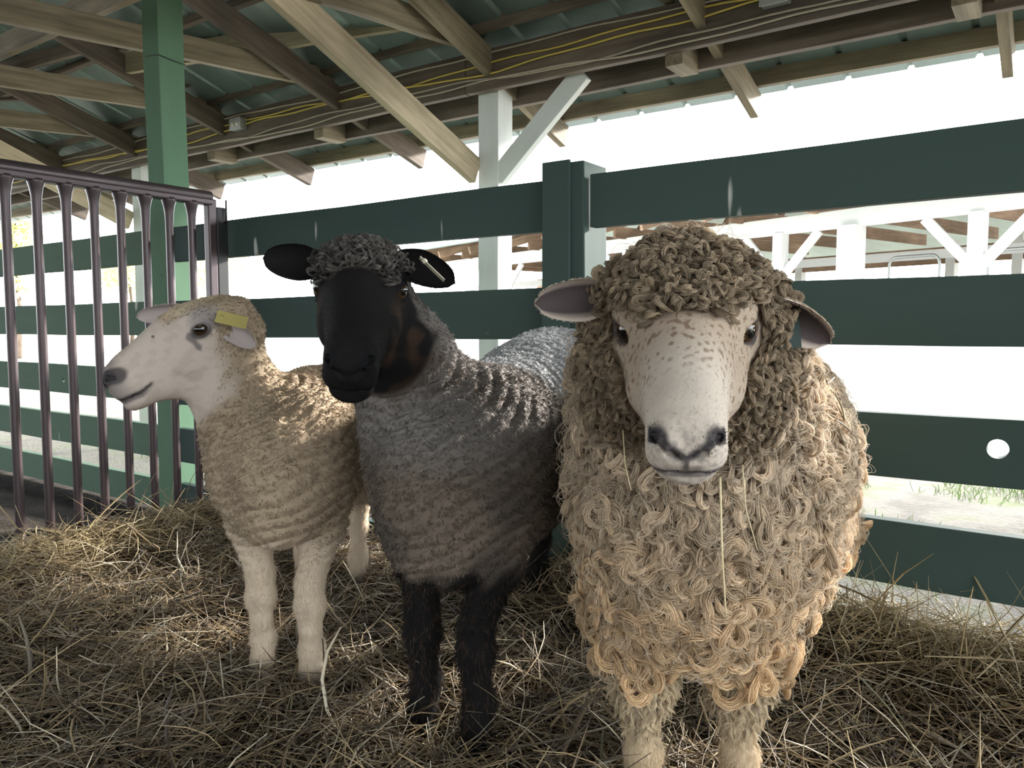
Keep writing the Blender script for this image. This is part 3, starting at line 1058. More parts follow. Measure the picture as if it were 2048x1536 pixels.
class Frame:
    """local axes x forward, y left, z up"""
    def __init__(self, o, yaw, pitch=0.0, roll=0.0, s=1.0):
        h = np.array([math.cos(yaw), math.sin(yaw), 0]); l = np.array([-math.sin(yaw), math.cos(yaw), 0]); u = np.array([0, 0, 1.0])
        f = h * math.cos(pitch) - u * math.sin(pitch); u2 = h * math.sin(pitch) + u * math.cos(pitch)
        l2 = l * math.cos(roll) + u2 * math.sin(roll); u3 = -l * math.sin(roll) + u2 * math.cos(roll)
        self.R = np.array([f, l2, u3]); self.o = np.array(o, float); self.s = s

    def w(self, x, y, z):
        return self.o + self.s * (self.R.T @ np.array([x, y, z], float))

    def v(self, x, y, z):
        return self.R.T @ np.array([x, y, z], float)

    def loc(self, P):
        return (P - self.o) @ self.R.T / self.s


HX = [-.10, -.06, -.02, .02, .06, .10, .15, .19, .212, .223]
HT = [.02, .045, .060, .066, .064, .053, .038, .027, .013, -.008]
HB = [-.05, -.085, -.105, -.115, -.118, -.110, -.090, -.077, -.058, -.032]


def head_prims(f, wide=1.0, EYE_F=0.5, mz=1.0):
    s = f.s
    low = lambda x, z: z * (1 + (mz - 1) * min(1, max(0, (x - .10) / .06))) if z < 0 else z
    HB_ = [low(x, z) for x, z in zip(HX, HB)]
    W = [.05, .062, .068, .064, .055, .047, .040, .0385, .031, .014]
    W = [w * (1 + (wide - 1) * g) for w, g in zip(W, (1, 1, 1, 1, .8, .4, .1, 0, 0, 0))]
    pr = [('add', 0.03, Loft(f.o, f.R, HX, HT, HB_, W, 2.25, s))]
    E = lambda c, r: Ell(f.w(c[0], c[1], low(c[0], c[2])), np.array(r) * s, f.R)
    C = lambda a, b, ra, rb=None: Cone(f.w(a[0], a[1], low(a[0], a[2])), f.w(b[0], b[1], low(b[0], b[2])), ra * s, (rb or ra) * s)
    ew = wide
    def eyecut(g):
        e = unit([EYE_F, g * math.sqrt(1 - EYE_F**2), .04]); lv = unit(np.cross([0, 0, 1], e)); up = np.cross(e, lv)
        c = np.array([.010, g * .0535 * ew, .004]) + e * .0225
        return Ell(f.w(*c), np.array([.0160, .0172, .0112]) * s, np.array([e, lv, up]) @ f.R)
    for g in (-1, 1):
        pr += [('add', .02, E((-.008, g * .049 * ew, .029), (.030, .018, .015))),
               ('add', .010, E((.010, g * .0540 * ew, .004), (.0230, .0222, .0215))),
               ('add', .018, E((.045, g * .046 * ew, -.040), (.045, .016, .03))),
               ('add', .012, E((.206, g * .017, -.006), (.017, .014, .014))),
               ('add', .012, E((.198, g * .017, -.036), (.021, .020, .019)))]
    pr += [('add', .012, E((.186, 0, -.068), (.028, .031, .017)))]
    for g in (-1, 1):
        pr += [('sub', .004, eyecut(g)),
               ('sub', .004, C((.224, g * .010, -.019), (.2085, g * .0275, -.001), .0042, .0050)),
               ('sub', .004, C((.2085, g * .0275, -.001), (.199, g * .0325, -.006), .0048, .0030)),
               ('sub', .004, C((.226, 0, -.0475), (.208, g * .022, -.051), .0024)),
               ('sub', .004, C((.208, g * .022, -.051), (.172, g * .0385, -.054), .0026)),
               ('sub', .004, C((.172, g * .0385, -.054), (.140, g * .044, -.046), .0026, .0016))]
    pr += [('sub', .004, C((.2285, 0, -.012), (.2255, 0, -.047), .0020))]
    return pr


def ear_mesh(base, tip, face, wid, cup, th=0.006, droop=0.0, nx=16, ny=10, fold=0.0):
    """leaf-shaped ear, hollow towards face; returns V, Q, inside(0..1), along(0..1), across(-1..1)"""
    base, tip = np.array(base, float), np.array(tip, float)
    ax = tip - base; L = np.linalg.norm(ax); ax = ax / L
    fc = unit(face); fc = unit(fc - ax * (fc @ ax)); sd = np.cross(ax, fc)
    V = []; I = []; A = []; B = []
    ts = np.linspace(0, 1, nx)
    for side in (0, 1):
        for t in ts:
            w = wid * (0.55 + 0.45 * math.sin(min(1, t / 0.42) * math.pi / 2)) * math.sqrt(max(0.0, 1 - max(0.0, (t - 0.36) / 0.64)**2.1))
            w = max(w, 0.0012)
            for v in np.linspace(-1, 1, ny):
                e = v * v
                c = cup * w * (e - 0.6) * (1.25 - 0.55 * t)
                thk = th * (1 - e**3) * (1 - 0.6 * t) * (0.5 if side == 0 else -0.5)
                p = base + ax * (t * L) + sd * (v * w * (1 - 0.18 * cup * e)) + fc * (c + thk) + np.array([0, 0, -droop * L * t * t]) + fc * (fold * L * t * t)
                V.append(p); I.append(1 - side); A.append(t); B.append(v)
    V = np.array(V)
    Q = []
    m = nx * ny
    for i in range(nx - 1):
        for j in range(ny - 1):
            a = i * ny + j
            Q.append((a, a + ny, a + ny + 1, a + 1)); Q.append((m + a, m + a + 1, m + a + ny + 1, m + a + ny))
        for j in (0, ny - 1):
            a = i * ny + j
            q = (a, m + a, m + a + ny, a + ny)
            Q.append(q if j == 0 else q[::-1])
    for j in range(ny - 1):
        a = (nx - 1) * ny + j
        Q.append((a, m + a, m + a + 1, a + 1))
    return V, np.array(Q), np.array(I, float), np.array(A), np.array(B)


CAMP = np.array([0, 0, CAM_H])


def sample(V, Q, N, wt, n, rg):
    """n surface points with weight wt per vertex; returns positions, normals, interpolator"""
    a, b, c, d = (V[Q[:, k]] for k in range(4))
    ar = 0.5 * np.linalg.norm(np.cross(c - a, d - b), axis=1)
    fw = wt[Q].mean(1)
    cen = (a + c) / 2; fn = N[Q].mean(1)
    view = CAMP - cen; view /= np.linalg.norm(view, axis=1)[:, None]
    fw = fw * ((fn * view).sum(1) > -0.42)
    p = ar * fw; p = p / p.sum()
    i = rg.choice(len(Q), n, p=p)
    u, v = rg.random((n, 1)), rg.random((n, 1))
    W = [(1 - u) * (1 - v), u * (1 - v), u * v, (1 - u) * v]
    f = lambda A: sum(w.reshape((n,) + (1,) * (A.ndim - 1)) * A[Q[i, k]] for k, w in enumerate(W))
    P = f(V); NN = f(N); NN /= np.linalg.norm(NN, axis=1)[:, None] + 1e-9
    return P, NN, f


def tangent(N, D):
    T = D - N * (N * D).sum(1)[:, None]
    return T / (np.linalg.norm(T, axis=1)[:, None] + 1e-9)


def thin(P, cell, rg):
    k = np.floor(P / cell).astype(np.int64)
    key = k[:, 0] * 73856093 ^ k[:, 1] * 19349663 ^ k[:, 2] * 83492791
    _, i = np.unique(key, return_index=True)
    return i


def locks(P, N, hang, rg, L, turn, rad, ns, lift, thick, pts=14, spread=0.8, sink=0.004, size=None):
    """curled staples: each root gets ns fibres that bend together into a C or a ring"""
    n = len(P)
    T = tangent(N, hang + rg.normal(0, spread, (n, 3)))
    B = np.cross(N, T)
    Lk = rg.uniform(L[0], L[1], n)
    if size is not None:
        Lk = Lk * size; rad = rad * size[:, None]
    tk = rg.uniform(turn[0], turn[1], n) * rg.choice([-1, 1], n)
    t = np.linspace(0, 1, pts)[None]
    th = -0.30 * tk[:, None] + tk[:, None] * t**1.25
    step = Lk[:, None] / (pts - 1) * (1.25 - 0.6 * t)
    px = np.cumsum(np.cos(th) * step, 1); py = np.cumsum(np.sin(th) * step, 1)
    px -= px[:, :1]; py -= py[:, :1]
    lf = rg.uniform(lift[0], lift[1], n)[:, None]
    hz = -sink + lf * np.sin(np.pi * np.minimum(1, t * 0.92))**0.8 * (1 - 0.25 * t)
    path = P[:, None] + T[:, None] * px[..., None] + B[:, None] * py[..., None] + N[:, None] * hz[..., None]
    lat = -np.sin(th)[..., None] * T[:, None] + np.cos(th)[..., None] * B[:, None]
    rr = rad * rg.uniform(0.7, 1.25, n)[:, None] * (0.55 + 0.75 * np.sin(np.pi * t**0.75)) * (1 - 0.55 * t**2)
    r0 = np.sqrt(rg.random((n, ns))); a0 = rg.uniform(0, 2 * np.pi, (n, ns))
    ox = (r0 * np.cos(a0))[..., None] * rr[:, None]; oz = (r0 * np.sin(a0))[..., None] * rr[:, None] * 0.8
    jit = rg.normal(0, 0.10 * float(np.mean(rad)), (n, ns, pts, 3)) * (0.3 + t[0][None, None, :, None])
    S = path[:, None] + lat[:, None] * ox[..., None] + N[:, None, None] * oz[..., None] + jit
    # fibres end at slightly different lengths
    S = S.reshape(n * ns, pts, 3)
    R = thick * rg.uniform(0.75, 1.25, (n * ns, 1)) * (1 - 0.65 * t**3)
    return S, R


def tufts(P, N, D, rg, L, ns, spread, thick, lift, pts=5, crimp=0.0):
    """short straight-ish fibres gathered into small points"""
    n = len(P)
    T = tangent(N, D + rg.normal(0, 0.35, (n, 3)))
    B = np.cross(N, T)
    t = np.linspace(0, 1, pts)[None, None]
    Lk = rg.uniform(L[0], L[1], (n, 1, 1)) * rg.uniform(0.75, 1.1, (n, ns, 1))
    lf = rg.uniform(lift[0], lift[1], (n, 1, 1))
    a = rg.uniform(0, 2 * np.pi, (n, ns)); r = np.sqrt(rg.random((n, ns))) * spread
    o1 = (r * np.cos(a))[..., None] * (1 - 0.75 * t); o2 = (r * np.sin(a))[..., None] * (1 - 0.75 * t)
    ph = rg.uniform(0, 6.28, (n, 1, 1))
    w = crimp * np.sin(t * 7 + ph) * t
    S = (P[:, None, None] + T[:, None, None] * (Lk * t * (1 - lf * 0.5) + o1)[..., None] + B[:, None, None] * (o2 + w)[..., None]
         + N[:, None, None] * (Lk * lf * (t - 0.35 * t * t) - 0.002)[..., None])
    S = S.reshape(n * ns, pts, 3)
    R = thick * rg.uniform(0.75, 1.25, (n * ns, 1)) * (1 - 0.7 * t[0]**2)
    return S, R


def longer_legs(S, R, P, add):
    """shin hair is longer and shaggier than face hair"""
    low = np.repeat(P[:, 2] < .33, len(S) // len(P))
    d = S - S[:, :1]
    k = 1 + low * (add / .008) * np.random.default_rng(3).random(len(S))
    return S[:, :1] + d * k[:, None, None], R


M['eye'] = attr_mat('sheep_eye', 0.06, 0, spec=0.6)
M['tag_yellow'] = plain('ear_tag_yellow', (0.50, 0.42, 0.15), 0.6, spec=.15)
M['tag_dark'] = plain('ear_tag_dark', (0.04, 0.055, 0.05), 0.7, spec=.06)
M['tag_pale'] = plain('ear_tag_pale', (0.62, 0.58, 0.45), 0.5)


def eyes(f, parent, wide=1.0, r=0.0200, EYE_F=0.5):
    for g in (-1, 1):
        c = f.w(.010, g * .0535 * wide, .004)
        bm = bmesh.new(); bmesh.ops.create_uvsphere(bm, u_segments=36, v_segments=24, radius=r * f.s)
        me = bpy.data.meshes.new('eye'); bm.to_mesh(me); bm.free()
        V = np.array([v.co for v in me.vertices]) / (r * f.s)
        # iris faces outwards and a little forward; slot pupil lies level
        ax = f.v(EYE_F, g * .86, 0.04); ax = unit(ax)
        lv = unit(np.cross(ax, [0, 0, 1])); up = np.cross(lv, ax)
        a = V @ ax; h = V @ lv; z = V @ up
        iris = smoothstep(0.72, 0.78, a)[:, None]
        pup = (np.maximum(np.abs(h) / 0.50, np.abs(z) / 0.26) < 1) & (a > 0)
        C = np.array([0.025, 0.018, 0.016]) * (1 - iris) + np.array([0.045, 0.025, 0.010]) * iris
        C[pup] = (0.004, 0.004, 0.004)
        set_col(me, C)
        link('eye', me, M['eye'], parent, Matrix.Translation(c), True)


class Sheep:
    def __init__(self, fm, hm, head, wide=1.0, eye_f=0.5, mz=1.0):
        """fm, hm: ground points midway between the fore and the hind feet"""
        fm, hm = np.array(fm, float), np.array(hm, float)
        d = fm - hm; self.half = np.linalg.norm(d) / 2
        yaw = math.atan2(d[1], d[0])
        self.f = Frame(((fm + hm) / 2).tolist() + [0], yaw)
        self.head = head; self.wide = wide; self.eye_f = eye_f; self.mz = mz
        self.pr = []

    def cone(self, pts, rad, k=0.03):
        for i in range(len(pts) - 1):
            self.pr.append(('add', k, Cone(pts[i], pts[i + 1], rad[i], rad[i + 1])))

    def foreleg(self, side, foot, r, knee=0.19, top=0.44):
        foot = np.array([foot[0], foot[1], 0.0]); h = self.f.v(1, 0, 0)
        sh = self.f.w(self.half - 0.02, side * 0.095, top); el = self.f.w(self.half - 0.05, side * 0.10, 0.34)
        el[:2] = 0.55 * el[:2] + 0.45 * foot[:2]
        kn = foot + np.array([0, 0, knee]) + h * 0.012; fe = foot + np.array([0, 0, 0.085]) - h * 0.004; pa = foot + np.array([0, 0, 0.045]) + h * 0.012
        self.cone([sh, el, kn + [0, 0, 0.05], kn, kn - [0, 0, 0.05], fe, pa], [r * 2.3, r * 1.75, r * 1.08, r * 1.20, r * 0.80, r * 1.00, r * 0.98], 0.018)
        l = self.f.v(0, 1, 0)
        for g in (-1, 1):
            self.cone([pa + l * g * 0.010, foot + h * 0.032 + l * g * 0.013 + [0, 0, 0.012]], [r * 0.62, r * 0.52], 0.008)
        LEG_SPOTS.append((foot[0] + h[0] * .01, foot[1] + h[1] * .01, r * 1.1))

    def hindleg(self, side, foot, r):
        foot = np.array([foot[0], foot[1], 0.0]); h = self.f.v(1, 0, 0); l = self.f.v(0, 1, 0)
        hip = self.f.w(-self.half + 0.03, side * 0.085, 0.50)
        st = self.f.w(-self.half + 0.10, side * 0.105, 0.37)
        hk = foot + np.array([0, 0, 0.235]) - h * 0.055; fe = foot + np.array([0, 0, 0.085]) - h * 0.02; pa = foot + np.array([0, 0, 0.04]) + h * 0.005
        self.cone([hip, st, hk + [0, 0, 0.05] + h * 0.03, hk, hk - [0, 0, 0.06] + h * 0.012, fe, pa], [0.115, 0.10, r * 1.45, r * 1.12, r * 0.92, r * 0.98, r * 0.92], 0.03)
        for g in (-1, 1):
            self.cone([pa + l * g * 0.010, foot + h * 0.025 + l * g * 0.012 + [0, 0, 0.012]], [r * 0.6, r * 0.5], 0.008)
        LEG_SPOTS.append((foot[0], foot[1], r * 1.1))

    def torso(self, xs, top, bot, w, n=2.15):
        self.pr.append(('add', 0.05, Loft(self.f.o, self.f.R, xs, top, bot, w, n)))

    def build(self, disp, ears, hb=0.0045, hh=0.0026):
        pr = [p for p in self.pr] + head_prims(self.head, self.wide, self.eye_f, self.mz)
        hd = self.head
        c = np.array([hd.w(x, y, z) for x in (-.085, .24) for y in (-.10, .10) for z in (-.14, .10)])
        V, Q = mesh_field(pr, disp, (c.min(0), c.max(0)), hb, hh)
        nb = len(V)
        I = np.full(nb, -1.0); A = np.zeros(nb); B = np.zeros(nb); E = np.zeros(nb, int)
        for k, e in enumerate(ears):
            v, q, i, a, b = ear_mesh(**e)
            Q = np.vstack([Q, q + len(V)]); V = np.vstack([V, v])
            I = np.concatenate([I, i]); A = np.concatenate([A, a]); B = np.concatenate([B, b]); E = np.concatenate([E, np.full(len(v), k + 1)])
        self.V, self.Q, self.N = V, Q, vnormals(V, Q)
        self.ear, self.inside, self.along, self.across = E, I, A, B
        self.H = hd.loc(V); self.L = self.f.loc(V)
        return self

    def body(self, name, parent, C):
        self.C = C
        me = np_mesh(name, self.V, self.Q)
        set_col(me, C)
        return link(name, me, M['skin'], parent, None, True)


def mixc(C, mask, col):
    return C * (1 - mask[:, None]) + np.array(col) * mask[:, None]


def face_marks(H, C, nose, lid, lip, wide=1.0, mz=1.0):
    """dark nostrils and lips, dark eye rims: in head coordinates"""
    x, y, z = H[:, 0], np.abs(H[:, 1]), H[:, 2]
    z = np.where((z < 0) & (x > .12), z / mz, z)
    t = np.clip((z + .015) / .020, 0, 1)
    m = smoothstep(.013, .0065, np.sqrt((.6 * (x - .214))**2 + (y - .005 - .021 * t)**2 + (z + .015 - .019 * t)**2)) * smoothstep(.186, .198, x)
    C = mixc(C, m * 0.97, nose)
    pt = np.sqrt((x - .203)**2 + (y - .030)**2 + (z + .003)**2)
    C = mixc(C, smoothstep(.0125, .009, pt) * .97, nose)
    m = smoothstep(.004, .0015, y) * smoothstep(.20, .212, x) * smoothstep(-.052, -.04, z) * smoothstep(-.012, -.02, z)
    C = mixc(C, m * 0.8, nose)
    # lips: a band along the mouth
    zm = np.interp(x, [.135, .172, .208, .226], [-.045, -.054, -.051, -.0475])
    m = smoothstep(.011, .004, np.abs(z - zm + .002)) * smoothstep(.135, .175, x)
    C = mixc(C, m * 0.85, lip)
    m = smoothstep(.0042, .0018, np.abs(z - zm)) * smoothstep(.137, .150, x)
    C = mixc(C, m * 0.9, np.array(lip) * .3)
    e = np.sqrt((0.75 * (x - .014))**2 + (z - .003)**2 + (0.5 * np.maximum(0, .05 * wide - y))**2)
    m = smoothstep(.019, .013, e) * (y > .035)
    return mixc(C, m * 0.95, lid)


def tag_plate(name, c, ax, up, lx, ly, mat, parent, th=0.0016):
    """small ear tag plate with rounded corners"""
    ax = unit(ax); up = unit(np.array(up) - ax * (np.array(up) @ ax)); nn = np.cross(ax, up)
    Mx = Matrix((ax, up, nn)).transposed().to_4x4(); Mx.translation = Vector(c)
    o = link(name, box_mesh(name, lx, ly, th, 0.0006, 2), mat, parent, Mx)
    V, F = tube_arrays([np.array(c) + nn * 0.003 - ax * lx * 0.32, np.array(c) - nn * 0.004 - ax * lx * 0.32], 0.004, 10)
    link('stud', np_mesh('stud', V, F), mat, o, None, True)
    return o


# ------------------------------------------------------------------ cream sheep, shorn, looking left
rg = np.random.default_rng(5)
fA, fB = atz(528, 1352, 0.0), atz(625, 1374, 0.0)
fm = (fA + fB)[:2] / 2
hA, hB = np.array([-.640, 2.36]), np.array([-.462, 2.30])
HL = unit([-.905, -.425, 0])
eye_near = at(412, 657, 1.60)
hd = Frame(eye_near - np.array([.37, -.93, 0]) * 0.058, math.atan2(HL[1], HL[0]), math.radians(27.7), 0.0, 1.0)
sh = Sheep(fm, (hA + hB) / 2, hd, 1.0, .30)
x0 = sh.half
sh.torso([-x0 - .15, -x0 - .10, -x0, -.18, 0, .16, x0 - .02, x0 + .07, x0 + .125], [.50, .60, .655, .665, .650, .660, .665, .61, .49], [.44, .38, .35, .34, .325, .315, .325, .36, .44], [.06, .125, .165, .175, .172, .162, .155, .115, .04])
nb = at(535, 905, 1.72); nm = at(472, 800, 1.68); nt = hd.w(-.040, 0, -.035)
sh.cone([nb, nm, nt], [.130, .078, .062], 0.05)
sh.cone([sh.f.w(x0 + .05, 0, .40), sh.f.w(x0 + .055, 0, .52)], [.085, .09], 0.05)
sh.foreleg(-1, fA, .0255, 0.185); sh.foreleg(1, fB, .0255, 0.185)
sh.hindleg(-1, hA, .025); sh.hindleg(1, hB, .025)
neck_c = hd.w(-.02, 0, -.04)
wn1, wn2, wn3, wn4 = WaveNoise(.16, 31), WaveNoise(.045, 32), WaveNoise(.02, 33), WaveNoise(.011, 34)


def crest(P, c, wl):
    r = np.linalg.norm(P - c, axis=1)
    return np.abs(np.sin((r / wl * 2 * np.pi + 1.6 * wn1(P)) / 2))


def folds(c, start, amp, wl, head, upto=0.62):
    def f(P):
        r = np.linalg.norm(P - c, axis=1)
        ph = r / wl * 2 * np.pi + 1.6 * wn1(P)
        rid = 1 - np.abs(np.cos(ph / 2))**1.6 if False else np.abs(np.sin(ph / 2))**0.7
        br = smoothstep(-0.7, 0.5, wn2(P))
        m = smoothstep(start, start + .06, r) * smoothstep(upto, upto * .65, r) * smoothstep(.24, .32, P[:, 2])
        hh = head.loc(P)
        off = 1 - smoothstep(-.05, -.005, hh[:, 0]) * (np.sqrt(hh[:, 1]**2 + (hh[:, 2] + .03)**2) < .14)
        hm = smoothstep(.30, .36, P[:, 2]) * smoothstep(.085, .14, r) * off
        m = m * off
        return -(amp * (rid - 0.55) * (0.4 + 0.6 * br) * m + (0.0022 * wn3(P) + 0.0011 * wn4(P)) * hm).astype(np.float32)
    return f


l_ = hd.v(0, 1, 0)
ears = [dict(base=hd.w(-.026, .062, .010), tip=hd.w(-.060, .112, -.072), face=l_ * 1.0 + hd.v(.45, 0, -.2), wid=.028, cup=.6, droop=.0),
        dict(base=hd.w(.000, -.058, .044), tip=at(272, 634, 1.745), face=np.array([.35, -.9, -.15]), wid=.024, cup=.7)]
sh.build(folds(neck_c, .12, .0105, .022, hd, .70), ears, .0036)
H, L = sh.H, sh.L
zz = sh.V[:, 2]
nz = WaveNoise(.05, 41)(sh.V)
hz_ = smoothstep(.150, .120, np.sqrt((H[:, 0] - np.clip(H[:, 0], -.02, .2))**2 + H[:, 1]**2 + (H[:, 2] + .035)**2))
wool = np.maximum(1 - hz_, smoothstep(.022, -.035, H[:, 0] + 0.25 * np.minimum(0, H[:, 2] + .02) + 0.012 * nz)) * smoothstep(.26, .34, zz + 0.02 * nz)
top = smoothstep(.040, .058, H[:, 2] + .004 * nz) * smoothstep(.085, .05, H[:, 0]) * smoothstep(-.2, -.1, H[:, 0])
head_r = np.linalg.norm(H, axis=1) < .3
wool = np.where(head_r, np.maximum(wool, top), wool) * (sh.ear == 0)
C = np.tile(np.array([.53, .45, .385]), (len(sh.V), 1))
C = mixc(C, smoothstep(-.1, .9, nz + WaveNoise(.02, 43)(sh.V)) * .35, (.38, .31, .26))
C = mixc(C, wool, (.36, .28, .195))
C = mixc(C, wool * smoothstep(-.2, .7, WaveNoise(.12, 42)(sh.V)) * 0.5, (.29, .22, .155))
C = mixc(C, wool * top, (.52, .42, .30))
C = mixc(C, smoothstep(.36, .28, zz) * (sh.ear == 0), (.54, .44, .33))
for ft in (fA, fB):
    kd = np.sqrt((sh.V[:, 0] - ft[0])**2 + ((sh.V[:, 1] - ft[1] + .03))**2 + (zz - .185)**2)
    C = mixc(C, smoothstep(.022, .010, kd) * .75, (.18, .13, .09))
C = mixc(C, smoothstep(.060, .035, zz), (.20, .16, .12))
hm = (np.linalg.norm(H - np.array([.08, 0, 0]), axis=1) < .22) & (sh.ear == 0)
C = mixc(C, hm * smoothstep(.17, .205, H[:, 0]) * smoothstep(-.075, -.04, H[:, 2]) * .75, (.20, .17, .165))
C2 = face_marks(H, C, (.045, .040, .042), (.055, .05, .052), (.13, .11, .11))
x_, y_, z_ = H.T
tear = np.abs(y_) > .02
dk = np.sqrt(((x_ - .200) / .034)**2 + ((z_ + .004) / .019)**2) + .18 * nz
C2 = mixc(C2, smoothstep(1.05, .70, dk) * .88, (.055, .049, .051))
C2 = mixc(C2, smoothstep(.010, .003, np.abs(x_ - .036 - .10 * (z_ + .010)) + 1.0 * np.maximum(0, np.abs(z_ + .012) - .014) + .002 * nz) * tear * .75, (.085, .075, .078))
C2 = mixc(C2, smoothstep(.030, .015, np.sqrt(.5 * (x_ + .005)**2 + (z_ - .022)**2)) * tear * .6, (.25, .23, .24))
C2 = mixc(C2, smoothstep(.004, .002, np.sqrt((x_ - .098)**2 + (z_ - .033)**2)) * (y_ > 0) * .9, (.08, .07, .07))
C[hm] = C2[hm]
ei = sh.ear > 0
C[ei] = np.where(sh.inside[ei, None] > .5, np.array([.42, .36, .34]), np.array([.66, .58, .50]))
root = empty('sheep', (float(sh.f.o[0]), float(sh.f.o[1]), 0.0), 'cream shorn sheep standing at the metal gate with its head turned sideways', 'sheep')
sh.body('body', root, C)
eyes(hd, root, 1.0, .0200, .30)
tc = hd.w(-.046, .098, -.004)
t = tag_plate('ear_tag', tc, hd.v(-.70, .12, -.62), hd.v(-.5, -.75, .6), .060, .034, M['tag_yellow'], root)
t['label'] = 'yellow ear tag'
# fleece
P, N, f = sample(sh.V, sh.Q, sh.N, wool * (.30 + crest(sh.V, neck_c, .022)**2), 46000, rg)
D = -sh.f.v(1, 0, 0)[None] * 0.5 + np.array([0, 0, -1.0])
S, R = tufts(P, N, D, rg, (.006, .013), 8, .0019, .00030, (.30, .80), 5, .0014)
col = np.repeat(f(C) * rg.uniform(.7, 1.35, (len(P), 1)), 8, 0)
o = curves_obj('fleece', S, R, np.clip(col, 0, .85), M['fibre'], root); o['kind'] = 'stuff'
short = (1 - wool) * (zz > .035)
P, N, f = sample(sh.V, sh.Q, sh.N, short, 26000, rg)
hl = f(H); onhead = (np.linalg.norm(hl, axis=1) < .26)[:, None]
D = np.where(onhead, -hd.v(1, 0, .25)[None] + 0 * P, np.array([0, 0, -1.0]))
S, R = tufts(P, N, D, rg, (.004, .009), 2, .0012, .00026, (.30, .6), 4)
S, R = longer_legs(S, R, P, .010)
k = np.repeat(np.linalg.norm(f(H) - np.array([.008, 0, .004]), axis=1) > 0, 2)
eyek = np.repeat((np.sqrt((hl[:, 0] - .010)**2 + (hl[:, 2] - .004)**2) < .013) & onhead[:, 0], 2)
k &= ~eyek
col = np.repeat(f(C) * rg.uniform(.9, 1.15, (len(P), 1)), 2, 0)
o = curves_obj('face_and_leg_hair', S[k], R[k], np.clip(col, 0, .85)[k], M['hair'], root); o['kind'] = 'stuff'
CREAM = sh

# ------------------------------------------------------------------ black-faced grey sheep in the middle
rg = np.random.default_rng(6)
fA, fB = atz(852, 1447, 0.0), atz(958, 1494, 0.0)
fm = (fA + fB)[:2] / 2
hA, hB = np.array([.065, 2.16]), np.array([.20, 2.09])
hd = Frame(at(722, 575, 1.355), math.atan2(-1, .09), math.radians(31), math.radians(-3), 1.06)
sh = Sheep(fm, (hA + hB) / 2, hd, 1.03)
x0 = sh.half
sh.torso([-x0 - .15, -x0 - .10, -x0, -.18, 0, .16, x0 - .02, x0 + .07, x0 + .125], [.56, .70, .765, .755, .71, .695, .69, .62, .50], [.46, .39, .36, .34, .325, .31, .315, .35, .44], [.07, .14, .175, .19, .188, .178, .170, .125, .045])
nb = at(862, 870, 1.55); nm = at(803, 720, 1.46); nt = hd.w(-.045, 0, -.030)
sh.cone([nb, nm, nt], [.140, .088, .074], 0.045)
sh.cone([sh.f.w(x0 + .045, 0, .40), sh.f.w(x0 + .05, 0, .54)], [.095, .10], 0.05)
sh.foreleg(-1, fA, .0275, 0.185); sh.foreleg(1, fB, .0275, 0.185)
sh.hindleg(-1, hA, .027); sh.hindleg(1, hB, .027)
neck_c = hd.w(-.02, 0, -.03)
ears = [dict(base=hd.w(-.024, -.058, .022), tip=at(526, 516, 1.37), face=np.array([-.15, -1, .05]), wid=.036, cup=.7),
        dict(base=hd.w(-.026, .056, .040), tip=at(910, 566, 1.33), face=np.array([.10, -1, .25]), wid=.036, cup=.75)]
sh.build(folds(neck_c, .12, .0120, .026, hd, .80), ears, .0036)
H, L = sh.H, sh.L
zz = sh.V[:, 2]
nz = WaveNoise(.05, 51)(sh.V); nl = WaveNoise(.18, 52)(sh.V)
hz_ = smoothstep(.155, .125, np.sqrt((H[:, 0] - np.clip(H[:, 0], -.02, .2))**2 + H[:, 1]**2 + (H[:, 2] + .035)**2))
wool = np.maximum(1 - hz_, smoothstep(-.005, -.05, H[:, 0] + 0.35 * np.minimum(0, H[:, 2] + .02) + .012 * nz)) * smoothstep(.315, .365, zz + 0.012 * nz)
top = smoothstep(.030, .050, H[:, 2] + .006 * nz) * smoothstep(.060, .03, H[:, 0]) * smoothstep(-.2, -.1, H[:, 0])
head_r = np.linalg.norm(H, axis=1) < .32
wool = np.where(head_r, np.maximum(wool, top), wool) * (sh.ear == 0)
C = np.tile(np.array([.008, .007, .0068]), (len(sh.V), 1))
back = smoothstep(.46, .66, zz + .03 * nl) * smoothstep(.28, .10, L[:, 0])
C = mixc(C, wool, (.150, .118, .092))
C = mixc(C, wool * smoothstep(.18, -.02, L[:, 0]) * (1 - back), (.024, .019, .017))  # dark brown flank, deepened for the shade below the lit back
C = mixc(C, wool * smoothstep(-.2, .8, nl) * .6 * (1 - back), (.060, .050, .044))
C = mixc(C, wool * back, (.36, .365, .37))  # grey back, its colour paled to carry the bluish skylight
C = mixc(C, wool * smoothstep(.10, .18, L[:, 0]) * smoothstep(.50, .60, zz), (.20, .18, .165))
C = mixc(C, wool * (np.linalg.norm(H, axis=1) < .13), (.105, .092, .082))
rust = smoothstep(.02, .05, np.abs(H[:, 1])) * smoothstep(.012, .03, H[:, 0]) * smoothstep(.10, .06, H[:, 0]) * smoothstep(-.2, .6, nz) * smoothstep(.02, -.02, H[:, 2]) * head_r
C = mixc(C, rust * .45, (.075, .042, .024))
ei = sh.ear > 0
C[ei] = (.009, .0075, .0075)
C = np.where(((sh.ear == 0) & (np.linalg.norm(H, axis=1) < .27))[:, None], face_marks(H, C, (.006, .006, .007), (.006, .005, .005), (.010, .010, .012), 1.03), C)
root = empty('sheep', (float(sh.f.o[0]), float(sh.f.o[1]), 0.0), 'dark grey sheep with a black face and legs, standing in the middle', 'sheep')
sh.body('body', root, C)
eyes(hd, root, 1.03, .0200, .5)
tg = tag_plate('ear_tag', at(864, 538, 1.312), at(890, 562, 1.325) - at(842, 516, 1.325), np.array([.25, -1, .35]), .056, .012, M['tag_pale'], root)
tg['label'] = 'pale ear tag'
